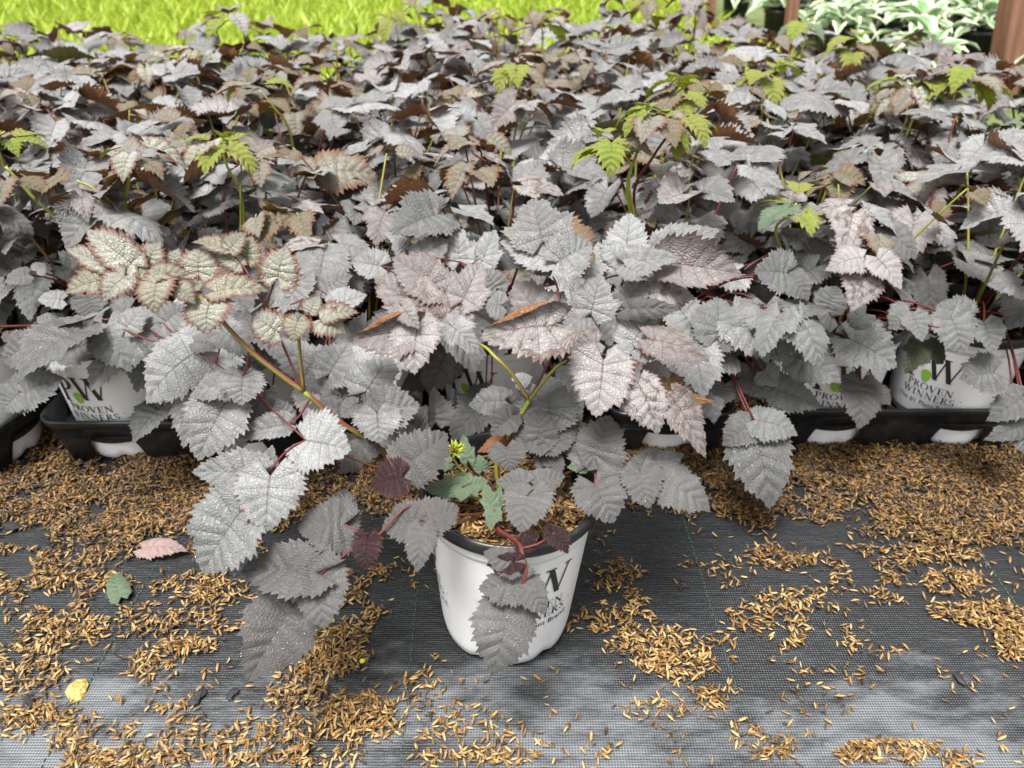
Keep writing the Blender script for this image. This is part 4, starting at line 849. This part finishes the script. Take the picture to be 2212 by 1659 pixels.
# ------------------------------------------------------------------ tall fresh shoots standing out of the bed (lime tops on green stems)
BEDS = [o for o in COL.objects if o.name.startswith('potted_astilbe') and o is not hero]
def shoot(base, top, n, size, kinds, seed, thick=.0017, limey=True):
    """base, top: world points; the shoot belongs to the nearest plant"""
    root = min(BEDS, key=lambda q: (q.location - Vector((base.x, base.y, 0))).length); r_ = random.Random(seed); off = root.location
    d = top - base; side = Vector((r_.uniform(-.01, .01), 0, .01)); pp = smooth_path([root.location + Vector((0, 0, .15)), base, base.lerp(top, .5) + side, top], 5)
    V, F = tube([p - off for p in pp], [thick * (1 - .35 * i / len(pp)) for i in range(len(pp))], 7); link('stem', mesh('stem', V, F, True, None, ST_L if limey else ST_R), root)
    for i in range(n):
        az = i / n * 6.28 + r_.uniform(-.3, .3); dr = r_.uniform(.1, 1.1); dir_ = Vector((math.cos(az), math.sin(az), 0)); b = top + dir_ * size * .3 + Vector((0, 0, r_.uniform(-.4, .25) * size))
        ax = (dir_ + Vector((0, 0, -dr))).normalized(); nn = (Vector((0, 0, 1)) + dir_ * dr * .7).normalized(); L_ = size * r_.uniform(.75, 1.2)
        kd = r_.choice(kinds); v = LV['fn'] if kd == 'L' else LV['yg']
        add_leaf(r_.choice(v), kd, Matrix.Translation(-off) @ leaf_matrix(b, ax, nn, L_, L_ * r_.uniform(.6, .85)), root)
def sh(bx, by, tx, ty, y, n, size, kinds, seed, thick=.0017, limey=True):
    if y < 1.1: y -= .125; size *= .9
    elif y < 1.45: y -= .07
    shoot(at_y(bx / S, by / S, y), at_y(tx / S, ty / S, y - .01), n, size, kinds, seed, thick, limey)
sh(1360, 450, 1415, 255, .98, 9, .045, 'LLLO', 1, .0022); sh(1365, 440, 1320, 310, .97, 7, .042, 'LLLO', 2, .0016); sh(1370, 450, 1470, 262, .99, 7, .04, 'LLO', 3, .002, False)
sh(150, 515, 12, 360, .93, 5, .05, 'OOJ', 4, .0022); sh(265, 490, 290, 330, .96, 7, .05, 'OSJ', 5, .0024); sh(250, 480, 165, 390, .95, 5, .05, 'OSR', 6, .0017)
sh(525, 450, 475, 300, 1.02, 8, .045, 'LOOJ', 7, .0021); sh(520, 400, 560, 345, 1.02, 5, .035, 'OOL', 8, .0013); sh(630, 300, 560, 195, 1.22, 7, .05, 'OOL', 9, .002)
sh(1680, 520, 1720, 440, 1.0, 5, .045, 'GLL', 10, .002); sh(1110, 430, 1020, 330, 1.05, 6, .055, 'OOR', 11, .0018, False); sh(1085, 240, 1110, 140, 1.35, 8, .05, 'LOOJ', 12, .002); sh(1460, 250, 1470, 190, 1.3, 8, .05, 'LLO', 13, .002)
sh(1700, 210, 1660, 155, 1.42, 8, .055, 'LLO', 14, .002); sh(1720, 230, 1770, 185, 1.4, 7, .045, 'LLO', 15, .0015); sh(1975, 250, 1970, 180, 1.3, 9, .05, 'OOLJ', 16, .002); sh(1995, 270, 2085, 165, 1.28, 9, .055, 'OOLR', 17, .002, False)
sh(10, 360, 10, 285, 1.05, 6, .04, 'LLO', 18, .0018); sh(270, 215, 255, 150, 1.5, 8, .055, 'OOR', 19, .002, False); sh(300, 220, 310, 130, 1.5, 7, .055, 'OOJ', 20, .002); sh(410, 240, 430, 120, 1.55, 8, .06, 'OLJ', 21, .002, False)
sh(1160, 140, 1165, 40, 1.75, 8, .06, 'OLJ', 22, .002); sh(860, 80, 850, 30, 1.85, 6, .05, 'LO', 23, .0015); sh(1390, 70, 1395, 15, 1.9, 7, .05, 'LO', 24, .0015); sh(470, 90, 500, 40, 1.8, 7, .06, 'ORL', 25, .0016, False); sh(1500, 70, 1490, 8, 1.95, 7, .06, 'RO', 26, .002, False)
sh(1870, 120, 1850, 90, 1.6, 7, .05, 'LO', 27, .0015); sh(2190, 330, 2195, 290, 1.15, 6, .04, 'GLO', 28, .0015); sh(1740, 80, 1735, 55, 1.75, 6, .05, 'LLG', 29, .0015); sh(730, 260, 700, 190, 1.35, 7, .05, 'OOS', 30, .0015, False)

# ------------------------------------------------------------------ grass behind the bed
def blades(n, xf, seed, mat_name):
    r = np.random.RandomState(seed); x, y = xf(r, n); n = len(x)
    h = r.uniform(.05, .15, n); wd = r.uniform(.004, .011, n); a = r.uniform(0, 6.283, n); le = r.uniform(.1, .9, n) * h; b = r.uniform(0, 6.283, n)
    c, s = np.cos(a) * wd, np.sin(a) * wd; lx, ly = np.cos(b) * le, np.sin(b) * le; z0 = np.full(n, -.01)
    V = np.stack([np.stack([x - c * .5, y - s * .5, z0], -1), np.stack([x + c * .5, y + s * .5, z0], -1), np.stack([x + lx * .4 - c, y + ly * .4 - s, h * .6], -1), np.stack([x + lx * .4 + c, y + ly * .4 + s, h * .6], -1), np.stack([x + lx, y + ly, h], -1)], 1).reshape(-1, 3)
    F = (np.arange(n)[:, None, None] * 5 + np.array([(0, 1, 3), (0, 3, 2), (2, 3, 4)])[None]).reshape(-1, 3)
    sh_ = np.repeat(np.clip(r.normal(.5, .25, n), 0, 1), 5); return V, F, sh_
def grass_mat():
    m = N('grass'); a = m.n('ShaderNodeAttribute'); a.attribute_name = 'shade'
    c = m.mix(a.outputs['Fac'], (.24, .36, .02), (.52, .60, .08)); m.l(c, m.b.inputs['Base Color']); m.b.inputs['Roughness'].default_value = .5
    tr = m.n('ShaderNodeBsdfTranslucent'); m.l(c, tr.inputs['Color']); mx = m.n('ShaderNodeMixShader'); mx.inputs[0].default_value = .4
    m.l(m.b.outputs[0], mx.inputs[1]); m.l(tr.outputs[0], mx.inputs[2]); m.l(mx.outputs[0], m.out.inputs['Surface']); return m.m
def gx(r, n):
    y = 2.36 + 6.5 * r.rand(n) ** 1.6; x = r.uniform(-1, 1, n) * (.75 * y + .8); k = x < 1.0 + .0 * y; return x[k], y[k]
V, F, sh_ = blades(110000, gx, 8, 'g'); tag(link('grass', np_mesh('grass', V, F, grass_mat(), sh_, False)), 'bright lime green grass growing behind the bed', 'grass', kind='stuff')

# ------------------------------------------------------------------ variegated hostas on the far right
def hosta_mat(name, inner, rim):
    m = N(name); uv = m.n('ShaderNodeUVMap'); sp = m.n('ShaderNodeSeparateXYZ'); m.l(uv.outputs[0], sp.inputs[0])
    v = m.math('ABSOLUTE', m.math('MULTIPLY_ADD', sp.outputs[1], 2.0, -1.0)); nz = m.noise(m.mapping(uv.outputs[0], (6, 3, 1)), 1.0, 3)
    c = m.mix(m.ramp(m.math('ADD', v, m.math('MULTIPLY', nz, .35)), .62, .82), inner, rim); m.l(c, m.b.inputs['Base Color']); m.b.inputs['Roughness'].default_value = .4
    tr = m.n('ShaderNodeBsdfTranslucent'); m.l(c, tr.inputs['Color']); mx = m.n('ShaderNodeMixShader'); mx.inputs[0].default_value = .25
    m.l(m.b.outputs[0], mx.inputs[1]); m.l(tr.outputs[0], mx.inputs[2]); m.l(mx.outputs[0], m.out.inputs['Surface']); return m.m
HM = [hosta_mat('hosta_white_edge', (.16, .30, .12), (.72, .76, .55)), hosta_mat('hosta_gold_edge', (.28, .40, .05), (.66, .66, .10))]
HLM = [leaf_mesh('ov', 40 + i, fold=.35, arch=.3, tooth=0, quilt=.01, rows=14, cols=3, wave=.04) for i in range(3)]
for i in HLM: i.materials[0] = HM[0]
rh = random.Random(77); hi_ = 0
HPOT = mesh('pot', *lathe([(0, 0), (.055, 0), (.07, .15), (.076, .152), (.076, .165), (.07, .165), (.066, .14), (0, .14)], 24), True, None, M_BLACK)
for iy in range(9):
    for ix in range(12):
        y = 2.0 + iy * .30; x = 1.28 + ix * .26 + (iy % 2) * .1 + (max(0, iy - 3) * -.02)
        if iy == 0: x += .22
        vx_ = 1106 + x / (y * CP + (H - .25) * SP) * FPX
        if vx_ > 2330 or vx_ < 1560: continue
        if y < 2.95 and abs(vx_ - 2165) < 95: continue
        if y < 3.7 and (abs(vx_ - 1717) < 55 or vx_ < 1640): continue
        h = empty('potted_hosta', (x + rh.uniform(-.03, .03), y + rh.uniform(-.03, .03), .0), rh.uniform(0, 6.28)); link('pot', HPOT, h)
        gold = iy < 2
        tag(h, 'gold edged hosta in a black pot beside the leaning wooden post' if gold else 'white edged hosta in a black pot beyond the right end of the bed', 'potted plant', 'gold edged hostas' if gold else 'white edged hostas')
        for k in range(20):
            az = k * 2.4 + rh.uniform(-.2, .2); el = rh.uniform(.1, 1.0); d = Vector((math.cos(az), math.sin(az), 0)); L_ = rh.uniform(.09, .13)
            b = Vector((0, 0, .13)) + d * (.02 + .05 * el) + Vector((0, 0, .13 * (1.1 - el))); ax = (d + Vector((0, 0, .5 - el))).normalized()
            o = bpy.data.objects.new('leaf', HLM[k % 3]); COL.objects.link(o); o.parent = h; o.matrix_basis = leaf_matrix(b, ax, (Vector((0, 0, 1)) - d * .2), L_, L_ * .55)
            if gold: o.material_slots[0].link = 'OBJECT'; o.material_slots[0].material = HM[1]

# ------------------------------------------------------------------ wooden posts
def wood():
    m = N('wood_post'); t = m.obj(); g = m.noise(m.mapping(t, (40, 40, 3)), 1.0, 5, .6); k = m.noise(t, 5, 3)
    c = m.mix(m.ramp(g, .3, .7), (.17, .075, .045), (.30, .145, .09)); c = m.mix(m.math('MULTIPLY', m.ramp(k, .5, .7), .5), c, (.22, .13, .09))
    m.l(c, m.b.inputs['Base Color']); m.b.inputs['Roughness'].default_value = .8; m.bump(g, .4, .004); return m.m
M_WOOD = wood()
def post(x, y, wd, lean, lab, hgt=2.4):
    b = .006; h = wd / 2; out = [(-h + b, -h), (h - b, -h), (h, -h + b), (h, h - b), (h - b, h), (-h + b, h), (-h, h - b), (-h, -h + b)]
    V = []; F = []; ks = 9; r_ = random.Random(int(x * 100))
    for k in range(ks + 1):
        z = -.02 + (hgt + .02) * k / ks; ox, oy = r_.uniform(-.0015, .0015), r_.uniform(-.0015, .0015)
        for q in out: V.append((q[0] + ox, q[1] + oy, z))
    for k in range(ks):
        for i in range(8): F.append((k * 8 + i, k * 8 + (i + 1) % 8, (k + 1) * 8 + (i + 1) % 8, (k + 1) * 8 + i))
    F.append(tuple(range(8))[::-1]); F.append(tuple(ks * 8 + i for i in range(8)))
    o = link('wooden_post', mesh('wooden_post', V, F, False, None, M_WOOD)); o.location = (x, y, 0); o.rotation_euler = (0, R(lean), R(12)); tag(o, lab, 'post', 'wooden posts'); return o
def ground_x(vx, y): return (vx - 1106) / FPX * (y * CP + H * SP)
post(ground_x(2160, 2.9), 2.9, .082, -10, 'reddish brown wooden post rising among the gold edged hostas')
post(ground_x(1700, 3.6), 3.6, .045, -5, 'slim reddish wooden post standing behind the middle of the bed')
post(ground_x(1528, 3.7), 3.7, .032, -3, 'thin brown wooden stake left of the slim post')

# ------------------------------------------------------------------ small things on the fabric
def flat_leaf(bx, by, tx, ty, wpx, kd, shp, lab, nm='fallen_leaf'):
    a = at_z(bx / S, by / S, .006); b = at_z(tx / S, ty / S, .006); ax = b - a; L_ = ax.length
    o = bpy.data.objects.new(nm, LV[shp][0]); COL.objects.link(o); o.matrix_basis = leaf_matrix(a, ax, Vector((0, -.12, 1)), L_, wpx / px_per_m(a) / S * 1.25)
    o.material_slots[0].link = 'OBJECT'; o.material_slots[0].material = LM[kd]; return tag(o, lab, 'leaf')
flat_leaf(308, 1185, 408, 1192, 46, 'F', 'ov', 'pale pink fallen leaf lying on the hulls left of the single pot')
flat_leaf(262, 1290, 245, 1238, 40, 'G', 'ov', 'withered greenish leaf scrap lying on the black fabric')
def chip(c, size, seed, mat, name, lab, cat, flat=.5, el=.28):
    r_ = random.Random(seed); V = []; F = []; n = 9
    V.append((0, 0, flat * size * 1.1))
    for ring, (k, z) in enumerate(((.55, 1.0), (1.0, .45), (.95, .0))):
        for i in range(n):
            a = 2 * math.pi * i / n; q = k * size * (1 + el * math.sin(a * 2 + seed) + r_.uniform(-.28, .28)); V.append((q * math.cos(a), q * (1 - el * .7) * math.sin(a), z * flat * size * r_.uniform(.8, 1.15)))
    for i in range(n): F.append((0, 1 + i, 1 + (i + 1) % n))
    for k in range(2):
        for i in range(n): F.append((1 + k * n + i, 1 + (k + 1) * n + i, 1 + (k + 1) * n + (i + 1) % n, 1 + k * n + (i + 1) % n))
    o = link(name, mesh(name, V, F, False, None, mat)); o.location = c; o.rotation_euler = (R(6), 0, seed); return tag(o, lab, cat)
chip(at_z(167 / S, 1492 / S, .001), .0112, 2, plain('stone_yellow', (.46, .33, .10), .8, .3, .45, 260), 'stone_chip', 'yellow stone chip lying on the fabric among hulls', 'stone', .5, .08)
chip(at_z(783 / S, 1428 / S, .006), .0026, 3, plain('pellet_yellow', (.62, .55, .03), .4), 'fertilizer_pellet', 'tiny round yellow pellet on the hulls beside the pot', 'pellet', .9, 0)
BK = plain('bark_black', (.016, .015, .017), .6)
for i, (x, y, s) in enumerate(((425, 1507, .008), (62, 1518, .007), (25, 1135, .010), (356, 962, .008), (255, 1020, .008), (165, 1000, .008), (500, 1500, .006), (2075, 1465, .006), (100, 1180, .007), (545, 1320, .006))):
    o = chip(at_z(x / S, y / S, .004), s, i + 20, BK, 'bark_chip', 'small black bark chip lying among the rice hulls', 'bark chip', .22); o['group'] = 'black bark chips'
print('objects', len(bpy.data.objects))
